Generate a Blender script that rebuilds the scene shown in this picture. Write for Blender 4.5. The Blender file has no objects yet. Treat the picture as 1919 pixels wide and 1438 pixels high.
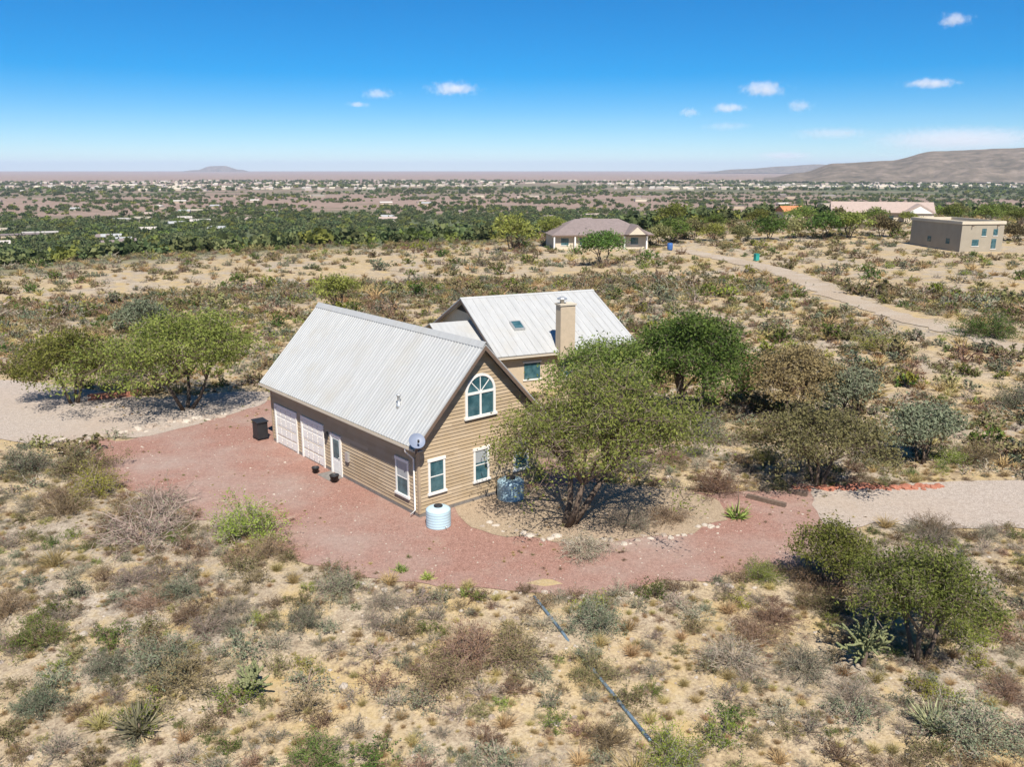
import bpy, bmesh, math, random
import numpy as np
from mathutils import Vector, Matrix, noise as mnoise

R = math.radians
sc = bpy.context.scene
col = sc.collection
rng = np.random.default_rng(7)
random.seed(7)

# ------------------------------------------------------------------ camera, sky, sun, exposure
CAM_H = 16.0
FPX = 1600.0
PITCH = math.atan(399 / FPX)
cam = bpy.data.cameras.new('camera')
cam_o = bpy.data.objects.new('camera', cam)
col.objects.link(cam_o)
cam.sensor_width = 36.0
cam.lens = 36.0 * FPX / 1919.0
cam.clip_start = 0.5
cam.clip_end = 60000
cam_o.location = (0, 0, CAM_H)
cam_o.rotation_euler = (math.pi / 2 - PITCH, 0, 0)
sc.camera = cam_o

SUN_AZ, SUN_EL = R(170), R(53)          # azimuth clockwise from the view direction (+Y)
world = bpy.data.worlds.new('World')
sc.world = world
world.use_nodes = True
wn = world.node_tree
bg = wn.nodes['Background']
sky = wn.nodes.new('ShaderNodeTexSky')
sky.sky_type = 'NISHITA'
sky.sun_disc = False
sky.sun_elevation = SUN_EL
sky.sun_rotation = SUN_AZ
sky.altitude = 2600
sky.air_density = 1.0
sky.dust_density = 0.0
sky.ozone_density = 5.0
hs = wn.nodes.new('ShaderNodeHueSaturation')
hs.inputs['Saturation'].default_value = 1.6
wn.links.new(sky.outputs['Color'], hs.inputs['Color'])
wn.links.new(hs.outputs[0], bg.inputs['Color'])
bg.inputs['Strength'].default_value = 0.075

sun = bpy.data.lights.new('sun', 'SUN')
sun.energy = 4.6
sun.angle = R(0.53)
sun.color = (1.0, 0.95, 0.87)
sun_o = bpy.data.objects.new('sun', sun)
col.objects.link(sun_o)
sdir = Vector((math.sin(SUN_AZ) * math.cos(SUN_EL), math.cos(SUN_AZ) * math.cos(SUN_EL), math.sin(SUN_EL)))
sun_o.rotation_euler = sdir.to_track_quat('Z', 'Y').to_euler()
sun_o.location = (0, 0, 200)

sc.view_settings.view_transform = 'Standard'
sc.view_settings.look = 'None'
sc.view_settings.gamma = 1.0
sc.view_settings.exposure = 0.66
sc.cycles.volume_bounces = 2
sc.cycles.transparent_max_bounces = 8

# ------------------------------------------------------------------ materials
def new_mat(name):
    m = bpy.data.materials.new(name)
    m.use_nodes = True
    nt = m.node_tree
    return m, nt, nt.nodes['Principled BSDF']

def nnode(nt, t, **kw):
    n = nt.nodes.new(t)
    for k, v in kw.items():
        setattr(n, k, v)
    return n

def ramp(nt, fac, stops):
    r = nnode(nt, 'ShaderNodeValToRGB')
    e = r.color_ramp.elements
    while len(e) < len(stops):
        e.new(0.5)
    for i, (p, c) in enumerate(stops):
        e[i].position = p
        e[i].color = (*c, 1) if len(c) == 3 else c
    nt.links.new(fac, r.inputs[0])
    return r.outputs[0]

def nz(nt, coord, scale, detail=4, rough=0.55):
    n = nnode(nt, 'ShaderNodeTexNoise')
    n.inputs['Scale'].default_value = scale
    n.inputs['Detail'].default_value = detail
    n.inputs['Roughness'].default_value = rough
    nt.links.new(coord, n.inputs['Vector'])
    return n.outputs['Fac']

def mixc(nt, fac, a, b, mode='MIX'):
    m = nnode(nt, 'ShaderNodeMix', data_type='RGBA', blend_type=mode)
    for s, v in ((0, fac), (6, a), (7, b)):
        if isinstance(v, (int, float)):
            m.inputs[s].default_value = v
        elif isinstance(v, tuple):
            m.inputs[s].default_value = (*v, 1)
        else:
            nt.links.new(v, m.inputs[s])
    return m.outputs[2]

def bump(nt, b, h, strength, dist):
    n = nnode(nt, 'ShaderNodeBump')
    n.inputs['Strength'].default_value = strength
    n.inputs['Distance'].default_value = dist
    nt.links.new(h, n.inputs['Height'])
    nt.links.new(n.outputs[0], b.inputs['Normal'])

def pos(nt):
    return nnode(nt, 'ShaderNodeNewGeometry').outputs['Position']

def objc(nt):
    return nnode(nt, 'ShaderNodeTexCoord').outputs['Object']

def simple(name, c, rough=0.7, metal=0.0, var=0.12, scale=3.0, spec=0.3, bumpd=0.0):
    m, nt, b = new_mat(name)
    o = objc(nt)
    f = nz(nt, o, scale, 6, 0.65)
    lo = tuple(x * (1 - var) for x in c)
    hi = tuple(min(1, x * (1 + var)) for x in c)
    nt.links.new(ramp(nt, f, [(0.3, lo), (0.7, hi)]), b.inputs['Base Color'])
    b.inputs['Roughness'].default_value = rough
    b.inputs['Metallic'].default_value = metal
    b.inputs['Specular IOR Level'].default_value = spec
    if bumpd:
        bump(nt, b, nz(nt, o, scale * 8, 4), 0.6, bumpd)
    return m

def leaf_mat(name, c1, c2, trans=0.25):
    """foliage: colour differs from leaf clump to leaf clump and from plant to plant"""
    m, nt, b = new_mat(name)
    out = nt.nodes['Material Output']
    at = nnode(nt, 'ShaderNodeAttribute', attribute_name='tint')
    oi = nnode(nt, 'ShaderNodeObjectInfo')
    c = mixc(nt, at.outputs['Fac'], c1, c2)
    hsv = nnode(nt, 'ShaderNodeHueSaturation')
    mr = nnode(nt, 'ShaderNodeMapRange')
    mr.inputs['To Min'].default_value = 0.72
    mr.inputs['To Max'].default_value = 1.3
    nt.links.new(oi.outputs['Random'], mr.inputs['Value'])
    nt.links.new(mr.outputs[0], hsv.inputs['Value'])
    mr2 = nnode(nt, 'ShaderNodeMapRange')
    mr2.inputs['To Min'].default_value = 0.47
    mr2.inputs['To Max'].default_value = 0.53
    sub = nnode(nt, 'ShaderNodeMath', operation='FRACT')
    mul = nnode(nt, 'ShaderNodeMath', operation='MULTIPLY')
    mul.inputs[1].default_value = 7.31
    nt.links.new(oi.outputs['Random'], mul.inputs[0])
    nt.links.new(mul.outputs[0], sub.inputs[0])
    nt.links.new(sub.outputs[0], mr2.inputs['Value'])
    nt.links.new(mr2.outputs[0], hsv.inputs['Hue'])
    nt.links.new(c, hsv.inputs['Color'])
    col_ = hsv.outputs[0]
    d = nnode(nt, 'ShaderNodeBsdfDiffuse')
    t = nnode(nt, 'ShaderNodeBsdfTranslucent')
    nt.links.new(col_, d.inputs[0])
    nt.links.new(col_, t.inputs[0])
    mx = nnode(nt, 'ShaderNodeMixShader')
    mx.inputs[0].default_value = trans
    nt.links.new(d.outputs[0], mx.inputs[1])
    nt.links.new(t.outputs[0], mx.inputs[2])
    nt.links.new(mx.outputs[0], out.inputs['Surface'])
    nt.nodes.remove(b)
    return m

M = {}
M['leaf_mesquite'] = leaf_mat('leaf_mesquite', (0.09, 0.115, 0.028), (0.31, 0.335, 0.085), 0.34)
M['leaf_green'] = leaf_mat('leaf_green', (0.05, 0.09, 0.025), (0.20, 0.26, 0.06), 0.32)
M['leaf_dusty'] = leaf_mat('leaf_dusty', (0.13, 0.15, 0.09), (0.25, 0.27, 0.17), 0.2)
M['leaf_brown'] = leaf_mat('leaf_brown', (0.15, 0.10, 0.055), (0.27, 0.19, 0.10), 0.2)
M['leaf_olive'] = leaf_mat('leaf_olive', (0.14, 0.13, 0.06), (0.26, 0.23, 0.10), 0.2)
M['leaf_lime'] = leaf_mat('leaf_lime', (0.17, 0.20, 0.035), (0.34, 0.36, 0.07), 0.3)
M['leaf_straw'] = leaf_mat('leaf_straw', (0.32, 0.24, 0.11), (0.50, 0.38, 0.18), 0.2)
M['leaf_far'] = leaf_mat('leaf_far', (0.06, 0.085, 0.035), (0.17, 0.19, 0.08), 0.2)
M['twig_grey'] = leaf_mat('twig_grey', (0.20, 0.16, 0.12), (0.37, 0.305, 0.235), 0.0)
M['twig_brown'] = leaf_mat('twig_brown', (0.15, 0.105, 0.07), (0.29, 0.21, 0.145), 0.0)
M['bark'] = simple('bark', (0.13, 0.095, 0.07), 0.95, var=0.35, scale=6, spec=0.1)
M['yucca'] = leaf_mat('yucca_leaf', (0.20, 0.20, 0.11), (0.40, 0.36, 0.22), 0.1)
M['agave'] = leaf_mat('agave_leaf', (0.16, 0.22, 0.05), (0.30, 0.36, 0.10), 0.1)
M['cactus'] = simple('cactus_skin', (0.15, 0.20, 0.07), 0.7, var=0.3, scale=9, spec=0.25)
M['cholla'] = simple('cholla_spines', (0.22, 0.23, 0.11), 0.85, var=0.4, scale=25, spec=0.1, bumpd=0.02)

M['metal_roof'] = simple('metal_roof', (0.46, 0.46, 0.44), 0.5, 0.0, 0.06, 0.8, 0.4)
M['metal_roof_smooth'] = simple('metal_roof_smooth', (0.52, 0.51, 0.485), 0.5, 0.0, 0.05, 0.6, 0.35)
def weathered_roof(name, c, sy):
    m, nt, b = new_mat(name)
    o = objc(nt)
    mp = nnode(nt, 'ShaderNodeMapping')
    mp.inputs['Scale'].default_value = sy
    nt.links.new(o, mp.inputs['Vector'])
    st = nz(nt, mp.outputs[0], 1.0, 6, 0.7)
    pa = nz(nt, o, 0.5, 5, 0.6)
    k = mixc(nt, ramp(nt, st, [(0.35, (0, 0, 0)), (0.7, (1, 1, 1))]), tuple(x * 0.86 for x in c), tuple(x * 1.06 for x in c))
    k = mixc(nt, ramp(nt, pa, [(0.5, (0, 0, 0)), (0.75, (0.55, 0.55, 0.55))]), k, (c[0] * 0.88, c[1] * 0.82, c[2] * 0.72))
    nt.links.new(k, b.inputs['Base Color'])
    nt.links.new(ramp(nt, pa, [(0.3, (0.38, 0.38, 0.38)), (0.7, (0.62, 0.62, 0.62))]), b.inputs['Roughness'])
    b.inputs['Specular IOR Level'].default_value = 0.4
    bump(nt, b, nz(nt, o, 1.2, 3), 0.25, 0.03)
    return m
M['metal_roof'] = weathered_roof('metal_roof', (0.41, 0.412, 0.40), (0.5, 4.0, 0.5))
M['metal_roof_smooth'] = weathered_roof('metal_roof_smooth', (0.45, 0.448, 0.43), (3.0, 0.4, 0.4))
M['trim_white'] = simple('trim_white', (0.78, 0.75, 0.69), 0.55, var=0.05, spec=0.35)
M['trim_brown'] = simple('trim_brown', (0.16, 0.11, 0.08), 0.6, var=0.12)
M['fascia_tan'] = simple('fascia_tan', (0.55, 0.48, 0.38), 0.6, var=0.06)
M['gable_tan'] = simple('siding_tan', (0.40, 0.30, 0.20), 0.75, var=0.12, scale=1.6, spec=0.25)
def board_mat():
    m, nt, b = new_mat('siding_boards')
    at = nnode(nt, 'ShaderNodeAttribute', attribute_name='tint')
    o = objc(nt)
    c = ramp(nt, at.outputs['Fac'], [(0.0, (0.37, 0.275, 0.17)), (0.5, (0.43, 0.325, 0.205)), (1.0, (0.48, 0.37, 0.245))])
    f = nz(nt, o, 1.3, 6, 0.7)
    c = mixc(nt, ramp(nt, f, [(0.45, (0, 0, 0)), (0.75, (0.5, 0.5, 0.5))]), c, (0.47, 0.385, 0.29))
    nt.links.new(c, b.inputs['Base Color'])
    b.inputs['Roughness'].default_value = 0.8
    b.inputs['Specular IOR Level'].default_value = 0.2
    return m
M['boards'] = board_mat()
M['core'] = simple('wall_core', (0.22, 0.16, 0.11), 0.9)
M['foundation'] = simple('foundation_concrete', (0.20, 0.18, 0.16), 0.9, var=0.2, scale=5)
M['stucco_tan'] = simple('stucco_tan', (0.50, 0.40, 0.28), 0.9, var=0.08, scale=2.5, bumpd=0.01)
M['stucco_cream'] = simple('stucco_cream', (0.58, 0.50, 0.38), 0.9, var=0.08, scale=0.6)
M['stucco_grey'] = simple('stucco_grey', (0.34, 0.295, 0.225), 0.9, var=0.08, scale=0.6)
M['roof_brown'] = simple('roof_brown', (0.22, 0.175, 0.16), 0.85, var=0.15, scale=1.5)
M['roof_clay'] = simple('roof_clay', (0.40, 0.31, 0.26), 0.85, var=0.12, scale=1.5)
M['roof_orange'] = simple('roof_orange', (0.50, 0.20, 0.09), 0.85, var=0.2, scale=1.5)
M['roof_far'] = simple('roof_far', (0.50, 0.45, 0.40), 0.85, var=0.25, scale=0.02)
M['dark'] = simple('gable_shade_dark', (0.02, 0.018, 0.016), 0.6)  # near-black colour for the shade painted on the ranch house gables
M['galv'] = simple('galvanised', (0.55, 0.55, 0.53), 0.4, 0.6, 0.08, 4, 0.5)
M['dish'] = simple('dish_grey', (0.20, 0.23, 0.30), 0.5, 0.0, 0.06, 4, 0.4)
M['black'] = simple('black_plastic', (0.025, 0.025, 0.027), 0.5, var=0.2, spec=0.4)
M['tank'] = simple('tank_plastic', (0.46, 0.60, 0.65), 0.45, var=0.05, scale=2, spec=0.4)
M['tank_shaded'] = simple('tank_plastic_shaded', (0.30, 0.42, 0.47), 0.45, var=0.1, scale=2, spec=0.4)  # the pale tank plastic with the tree's shade painted into its colour
M['pipe'] = simple('painted_pipe', (0.15, 0.21, 0.26), 0.45, 0.2, 0.3, 6, 0.4)
M['timber'] = simple('timber_weathered', (0.16, 0.115, 0.085), 0.9, var=0.35, scale=7)
M['brick'] = simple('brick_red', (0.36, 0.15, 0.095), 0.9, var=0.25, scale=5)
M['rock'] = simple('rock', (0.36, 0.29, 0.23), 0.9, var=0.3, scale=4, bumpd=0.03)
M['rock_pale'] = simple('rock_pale', (0.50, 0.43, 0.35), 0.9, var=0.25, scale=4, bumpd=0.03)
M['teal'] = simple('teal_plastic', (0.03, 0.30, 0.25), 0.5, var=0.1)
M['blue'] = simple('blue_plastic', (0.05, 0.13, 0.33), 0.5, var=0.1)
M['terracotta'] = simple('terracotta', (0.20, 0.10, 0.06), 0.8, var=0.15)

def glass_mat():
    m, nt, b = new_mat('window_glass')
    o = objc(nt)
    nt.links.new(ramp(nt, nz(nt, o, 2.2, 3), [(0.35, (0.025, 0.075, 0.09)), (0.7, (0.08, 0.17, 0.19))]), b.inputs['Base Color'])
    b.inputs['Roughness'].default_value = 0.06
    b.inputs['Specular IOR Level'].default_value = 0.8
    return m
M['glass'] = glass_mat()
M['blind'] = simple('window_blind', (0.34, 0.36, 0.36), 0.35, var=0.05, spec=0.5)

def ground_mat():
    m, nt, b = new_mat('desert_ground')
    p = pos(nt)
    big = nz(nt, p, 0.09, 5)
    mid = nz(nt, p, 0.9, 6, 0.65)
    fine = nz(nt, p, 9.0, 5, 0.7)
    peb = nnode(nt, 'ShaderNodeTexVoronoi')
    peb.inputs['Scale'].default_value = 14
    nt.links.new(p, peb.inputs['Vector'])
    sand = ramp(nt, mid, [(0.28, (0.31, 0.235, 0.14)), (0.5, (0.46, 0.362, 0.225)), (0.72, (0.57, 0.47, 0.32))])
    grey = ramp(nt, mid, [(0.3, (0.29, 0.245, 0.19)), (0.7, (0.50, 0.435, 0.345))])
    c = mixc(nt, ramp(nt, big, [(0.42, (0, 0, 0)), (0.6, (1, 1, 1))]), sand, grey)
    c = mixc(nt, ramp(nt, fine, [(0.40, (1, 1, 1)), (0.52, (0, 0, 0))]), c, mixc(nt, 0.55, c, (0.20, 0.14, 0.095)))
    c = mixc(nt, 0.35, c, mixc(nt, 1.0, c, ramp(nt, peb.outputs['Color'], [(0.2, (0.55, 0.5, 0.46)), (0.8, (1.35, 1.3, 1.25))]), 'MULTIPLY'))
    # straw and dry litter in patches
    lit = nz(nt, p, 0.45, 6, 0.7)
    c = mixc(nt, ramp(nt, lit, [(0.48, (0, 0, 0)), (0.66, (0.9, 0.9, 0.9))]), c, (0.43, 0.31, 0.135))
    # valley floor: cover attribute green (0..1) and zone (0 plateau, 1 valley)
    zone = nnode(nt, 'ShaderNodeAttribute', attribute_name='zone').outputs['Fac']
    green = nnode(nt, 'ShaderNodeAttribute', attribute_name='green').outputs['Fac']
    v1 = nz(nt, p, 0.006, 8, 0.72)
    v2 = nz(nt, p, 0.05, 6, 0.7)
    soil = ramp(nt, v2, [(0.3, (0.215, 0.145, 0.11)), (0.7, (0.35, 0.255, 0.20))])
    brush = ramp(nt, v2, [(0.35, (0.065, 0.085, 0.04)), (0.7, (0.16, 0.165, 0.085))])
    ad = nnode(nt, 'ShaderNodeMath', operation='ADD')
    nt.links.new(v1, ad.inputs[0])
    nt.links.new(green, ad.inputs[1])
    vfac = ramp(nt, ad.outputs[0], [(0.78, (0, 0, 0)), (0.98, (1, 1, 1))])
    vc = mixc(nt, vfac, soil, brush)
    c = mixc(nt, zone, c, vc)
    nt.links.new(c, b.inputs['Base Color'])
    b.inputs['Roughness'].default_value = 0.95
    b.inputs['Specular IOR Level'].default_value = 0.1
    bump(nt, b, fine, 0.7, 0.05)
    return m
M['ground'] = ground_mat()

def gravel_mat(name, lo, hi, alt, altw):
    m, nt, b = new_mat(name)
    p = pos(nt)
    v = nnode(nt, 'ShaderNodeTexVoronoi')
    v.inputs['Scale'].default_value = 26
    nt.links.new(p, v.inputs['Vector'])
    f = nz(nt, p, 18, 4, 0.7)
    c = ramp(nt, f, [(0.32, lo), (0.68, hi)])
    c = mixc(nt, 0.45, c, mixc(nt, 1.0, c, ramp(nt, v.outputs['Color'], [(0.15, (0.55, 0.55, 0.55)), (0.85, (1.4, 1.4, 1.4))]), 'MULTIPLY'))
    g = nz(nt, p, 0.16, 5, 0.6)
    c = mixc(nt, ramp(nt, g, [(0.5 - altw, (0, 0, 0)), (0.75 - altw, (1, 1, 1))]), c, mixc(nt, f, alt, tuple(x * 1.35 for x in alt)))
    q5 = nz(nt, p, 4.5, 6, 0.75)
    c = mixc(nt, ramp(nt, q5, [(0.40, (0.45, 0.45, 0.45)), (0.58, (0, 0, 0))]), c, mixc(nt, 1.0, c, (0.66, 0.64, 0.62), 'MULTIPLY'))
    d = nz(nt, p, 0.7, 6, 0.7)
    c = mixc(nt, ramp(nt, d, [(0.58, (0, 0, 0)), (0.76, (0.45, 0.45, 0.45))]), c, (0.45, 0.35, 0.26))
    nt.links.new(c, b.inputs['Base Color'])
    b.inputs['Roughness'].default_value = 0.95
    b.inputs['Specular IOR Level'].default_value = 0.1
    bump(nt, b, v.outputs['Distance'], 0.6, 0.03)
    return m
M['red_gravel'] = gravel_mat('red_gravel', (0.26, 0.138, 0.106), (0.41, 0.242, 0.19), (0.32, 0.24, 0.20), 0.07)
M['bed'] = gravel_mat('sandy_bed', (0.30, 0.225, 0.15), (0.46, 0.36, 0.25), (0.36, 0.27, 0.19), 0.05)
M['pale_gravel'] = gravel_mat('pale_gravel', (0.37, 0.305, 0.25), (0.51, 0.435, 0.365), (0.37, 0.30, 0.24), 0.04)
M['dirt_road'] = gravel_mat('dirt_road_surface', (0.35, 0.27, 0.19), (0.50, 0.41, 0.31), (0.40, 0.34, 0.27), 0.06)

def mountain_mat():
    m, nt, b = new_mat('mountain_scrub')
    p = pos(nt)
    f = nz(nt, p, 0.012, 9, 0.7)
    c = ramp(nt, f, [(0.32, (0.085, 0.075, 0.055)), (0.5, (0.17, 0.135, 0.10)), (0.72, (0.30, 0.235, 0.185))])
    nt.links.new(c, b.inputs['Base Color'])
    b.inputs['Roughness'].default_value = 1
    b.inputs['Specular IOR Level'].default_value = 0
    return m
M['mountain'] = mountain_mat()

# ------------------------------------------------------------------ helpers
def tag(o, label=None, cat=None, group=None, kind=None):
    if label: o['label'] = label
    if cat: o['category'] = cat
    if group: o['group'] = group
    if kind: o['kind'] = kind
    return o

def empty(name, loc, rz=0.0):
    o = bpy.data.objects.new(name, None)
    o.empty_display_size = 0.2
    o.location = loc
    o.rotation_euler = (0, 0, rz)
    col.objects.link(o)
    return o

class MB:
    """collects shapes, builds one mesh object"""
    def __init__(self):
        self.v, self.f, self.m = [], [], []
    def poly(self, pts, mi=0):
        n = len(self.v)
        self.v += [tuple(p) for p in pts]
        self.f.append(tuple(range(n, n + len(pts))))
        self.m.append(mi)
    def box(self, x0, x1, y0, y1, z0, z1, mi=0):
        n = len(self.v)
        self.v += [(x0, y0, z0), (x1, y0, z0), (x1, y1, z0), (x0, y1, z0), (x0, y0, z1), (x1, y0, z1), (x1, y1, z1), (x0, y1, z1)]
        for q in ((0, 3, 2, 1), (4, 5, 6, 7), (0, 1, 5, 4), (1, 2, 6, 5), (2, 3, 7, 6), (3, 0, 4, 7)):
            self.f.append(tuple(n + i for i in q))
            self.m.append(mi)
        return self
    def prism(self, base, vec, mi=0):
        n = len(self.v)
        k = len(base)
        vec = Vector(vec)
        self.v += [tuple(p) for p in base] + [tuple(Vector(p) + vec) for p in base]
        self.f.append(tuple(range(n + k - 1, n - 1, -1))); self.m.append(mi)
        self.f.append(tuple(range(n + k, n + 2 * k))); self.m.append(mi)
        for i in range(k):
            j = (i + 1) % k
            self.f.append((n + i, n + j, n + k + j, n + k + i)); self.m.append(mi)
        return self
    def tube(self, pts, rad, seg=8, mi=0, cap=True):
        pts = [Vector(p) for p in pts]
        if not isinstance(rad, (list, tuple)):
            rad = [rad] * len(pts)
        n0 = len(self.v)
        for i, p in enumerate(pts):
            d = (pts[min(i + 1, len(pts) - 1)] - pts[max(i - 1, 0)]).normalized()
            a = d.orthogonal().normalized() if abs(d.z) > 0.9 else d.cross(Vector((0, 0, 1))).normalized()
            b = d.cross(a)
            for k in range(seg):
                t = 2 * math.pi * k / seg
                self.v.append(tuple(p + (a * math.cos(t) + b * math.sin(t)) * rad[i]))
        for i in range(len(pts) - 1):
            for k in range(seg):
                k2 = (k + 1) % seg
                self.f.append((n0 + i * seg + k, n0 + i * seg + k2, n0 + (i + 1) * seg + k2, n0 + (i + 1) * seg + k)); self.m.append(mi)
        if cap:
            self.f.append(tuple(n0 + k for k in range(seg - 1, -1, -1))); self.m.append(mi)
            e = n0 + (len(pts) - 1) * seg
            self.f.append(tuple(e + k for k in range(seg))); self.m.append(mi)
        return self
    def lathe(self, prof, seg=24, c=(0, 0, 0), mi=0):
        n0 = len(self.v)
        for r, z in prof:
            for k in range(seg):
                t = 2 * math.pi * k / seg
                self.v.append((c[0] + r * math.cos(t), c[1] + r * math.sin(t), c[2] + z))
        for i in range(len(prof) - 1):
            for k in range(seg):
                k2 = (k + 1) % seg
                self.f.append((n0 + i * seg + k, n0 + i * seg + k2, n0 + (i + 1) * seg + k2, n0 + (i + 1) * seg + k)); self.m.append(mi)
        self.f.append(tuple(n0 + k for k in range(seg - 1, -1, -1))); self.m.append(mi)
        e = n0 + (len(prof) - 1) * seg
        self.f.append(tuple(e + k for k in range(seg))); self.m.append(mi)
        return self
    def mesh(self, name, mats, smooth=False):
        me = bpy.data.meshes.new(name)
        me.from_pydata(self.v, [], self.f)
        for m in (mats if isinstance(mats, (list, tuple)) else [mats]):
            me.materials.append(m)
        if any(self.m):
            me.polygons.foreach_set('material_index', self.m)
        if smooth:
            me.polygons.foreach_set('use_smooth', [True] * len(me.polygons))
        me.update()
        return me
    def build(self, name, mats, parent=None, smooth=False):
        o = bpy.data.objects.new(name, self.mesh(name, mats, smooth))
        col.objects.link(o)
        if parent:
            o.parent = parent
        return o

def np_mesh(name, verts, faces, mats, midx=None, tint=None):
    """verts (n,3), faces list of equal-length index rows (array), quick build"""
    me = bpy.data.meshes.new(name)
    verts = np.asarray(verts, dtype=np.float32)
    nv = len(verts)
    me.vertices.add(nv)
    me.vertices.foreach_set('co', verts.ravel())
    faces = np.asarray(faces, dtype=np.int32)
    k = faces.shape[1]
    nf = len(faces)
    me.loops.add(nf * k)
    me.loops.foreach_set('vertex_index', faces.ravel())
    me.polygons.add(nf)
    me.polygons.foreach_set('loop_start', np.arange(0, nf * k, k, dtype=np.int32))
    me.polygons.foreach_set('loop_total', np.full(nf, k, dtype=np.int32))
    for m in mats:
        me.materials.append(m)
    if midx is not None:
        me.polygons.foreach_set('material_index', np.asarray(midx, dtype=np.int32))
    if tint is not None:
        a = me.attributes.new('tint', 'FLOAT', 'FACE')
        a.data.foreach_set('value', np.asarray(tint, dtype=np.float32))
    me.update(calc_edges=True)
    return me

# ------------------------------------------------------------------ terrain
def fbm(x, y, s, o=4):
    t, a, n = 0.0, 1.0, 0.0
    for i in range(o):
        t += a * mnoise.noise(Vector((x * s, y * s, 3.7 + i)))
        n += a
        a *= 0.5
        s *= 2.03
    return t / n

def sstep(a, b, x):
    t = min(1.0, max(0.0, (x - a) / (b - a)))
    return t * t * (3 - 2 * t)

EDGE = [(-180, 200), (-60, 135), (-31, 150), (-15, 172), (0, 186), (7, 205), (12, 260), (20, 350), (35, 380), (60, 380), (180, 200)]
def edge_r(az):
    for (a0, r0), (a1, r1) in zip(EDGE, EDGE[1:]):
        if a0 <= az <= a1:
            return r0 + (r1 - r0) * (az - a0) / (a1 - a0)
    return 200

ROAD = [(36, 182), (40.5, 160), (43, 142), (42.5, 124), (41, 108), (41.5, 95), (43, 84), (46, 73), (52, 62), (62, 52)]
def road_d(x, y):
    best = 1e9
    for (ax, ay), (bx, by) in zip(ROAD, ROAD[1:]):
        dx, dy = bx - ax, by - ay
        t = max(0, min(1, ((x - ax) * dx + (y - ay) * dy) / (dx * dx + dy * dy)))
        best = min(best, math.hypot(x - ax - t * dx, y - ay - t * dy))
    return best

VALLEY = -45.0
def hgt(x, y):
    r = math.hypot(x, y)
    az = math.degrees(math.atan2(x, y))
    e = edge_r(az)
    # the house pad is levelled
    fx, fy = (x + 2) / 34.0, (y - 47) / 17.0
    pad = sstep(1.0, 1.5, math.hypot(fx, fy))
    z = 0.0
    z += pad * (0.55 * fbm(x, y, 0.035, 3) + 0.16 * fbm(x, y, 0.25, 3))
    z += -0.075 * max(0.0, 31.0 - y) * (1 - sstep(200, 260, r))
    z += pad * 1.6 * fbm(x, y, 0.012, 2) * sstep(70, 130, r)
    if r > 20:
        rd = road_d(x, y) if (20 < x < 80 and 40 < y < 200) else 99
        k = sstep(2.2, 6.0, rd)
        if k < 1:
            z = z * k + (1 - k) * (pad * 1.2 * fbm(x, y, 0.01, 1))
    z = z * (1 - sstep(e * 0.85, e * 1.2, r))
    d = sstep(e * 0.92, e * 0.92 + 420, r)
    z += VALLEY * d
    z += d * 2.0 * fbm(x, y, 0.004, 3)
    # open country rises slowly far off
    z += 45.0 * sstep(6000, 26000, r)
    return z

def green_cover(r, x, y):
    g = 0.58 - 0.36 * sstep(900, 1600, r) + 0.14 * sstep(2000, 2600, r) - 0.24 * sstep(3600, 6000, r)
    g += 0.12 * sstep(0, 1500, x) * sstep(900, 2500, r)
    return g

def build_terrain():
    rs = [3.0]
    while rs[-1] < 40000:
        r = rs[-1]
        rs.append(r * (1.011 if r < 400 else 1.022))
    front = np.concatenate([np.linspace(-180, -52, 40)[:-1], np.linspace(-52, 52, 400), np.linspace(52, 180, 40)[1:-1]])
    na, nr = len(front), len(rs)
    V = np.zeros((nr * na + 1, 3), np.float32)
    zone = np.zeros(nr * na + 1, np.float32)
    grn = np.zeros(nr * na + 1, np.float32)
    sa = np.sin(np.radians(front)); ca = np.cos(np.radians(front))
    i = 0
    for r in rs:
        for k in range(na):
            x, y = r * sa[k], r * ca[k]
            V[i] = (x, y, hgt(x, y))
            e = edge_r(front[k])
            zone[i] = sstep(e * 0.98, e * 1.25, r)
            grn[i] = green_cover(r, x, y)
            i += 1
    V[i] = (0, 0, hgt(0, 0))
    a = np.arange(na)
    b = (a + 1) % na
    F = []
    for j in range(nr - 1):
        F.append(np.stack([j * na + a, (j + 1) * na + a, (j + 1) * na + b, j * na + b], 1))
    F = np.concatenate(F)
    me = np_mesh('ground', V, F[:, ::1], [M['ground']])
    me.flip_normals() if me.polygons[0].normal.z < 0 else None
    for nm, arr in (('zone', zone), ('green', grn)):
        at = me.attributes.new(nm, 'FLOAT', 'POINT')
        at.data.foreach_set('value', arr)
    me.polygons.foreach_set('use_smooth', [True] * len(me.polygons))
    o = bpy.data.objects.new('ground', me)
    col.objects.link(o)
    tag(o, 'sandy desert ground running down into the wide valley', kind='structure')
build_terrain()

def ray_ground(X, Y, z0=None):
    """where the sight line of a photograph point meets the terrain (used to lay out plan positions)"""
    a, b = (X - 959.5) / FPX, (719 - Y) / FPX
    d = Vector((a, math.cos(PITCH) + b * math.sin(PITCH), -math.sin(PITCH) + b * math.cos(PITCH)))
    z = 0.0 if z0 is None else z0
    for _ in range(12):
        t = (z - CAM_H) / d.z
        p = Vector((0, 0, CAM_H)) + d * t
        if z0 is not None:
            return p
        z = hgt(p.x, p.y)
    return p

def in_poly(x, y, P):
    c = False
    j = len(P) - 1
    for i in range(len(P)):
        if (P[i][1] > y) != (P[j][1] > y) and x < (P[j][0] - P[i][0]) * (y - P[i][1]) / (P[j][1] - P[i][1]) + P[i][0]:
            c = not c
        j = i
    return c

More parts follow.
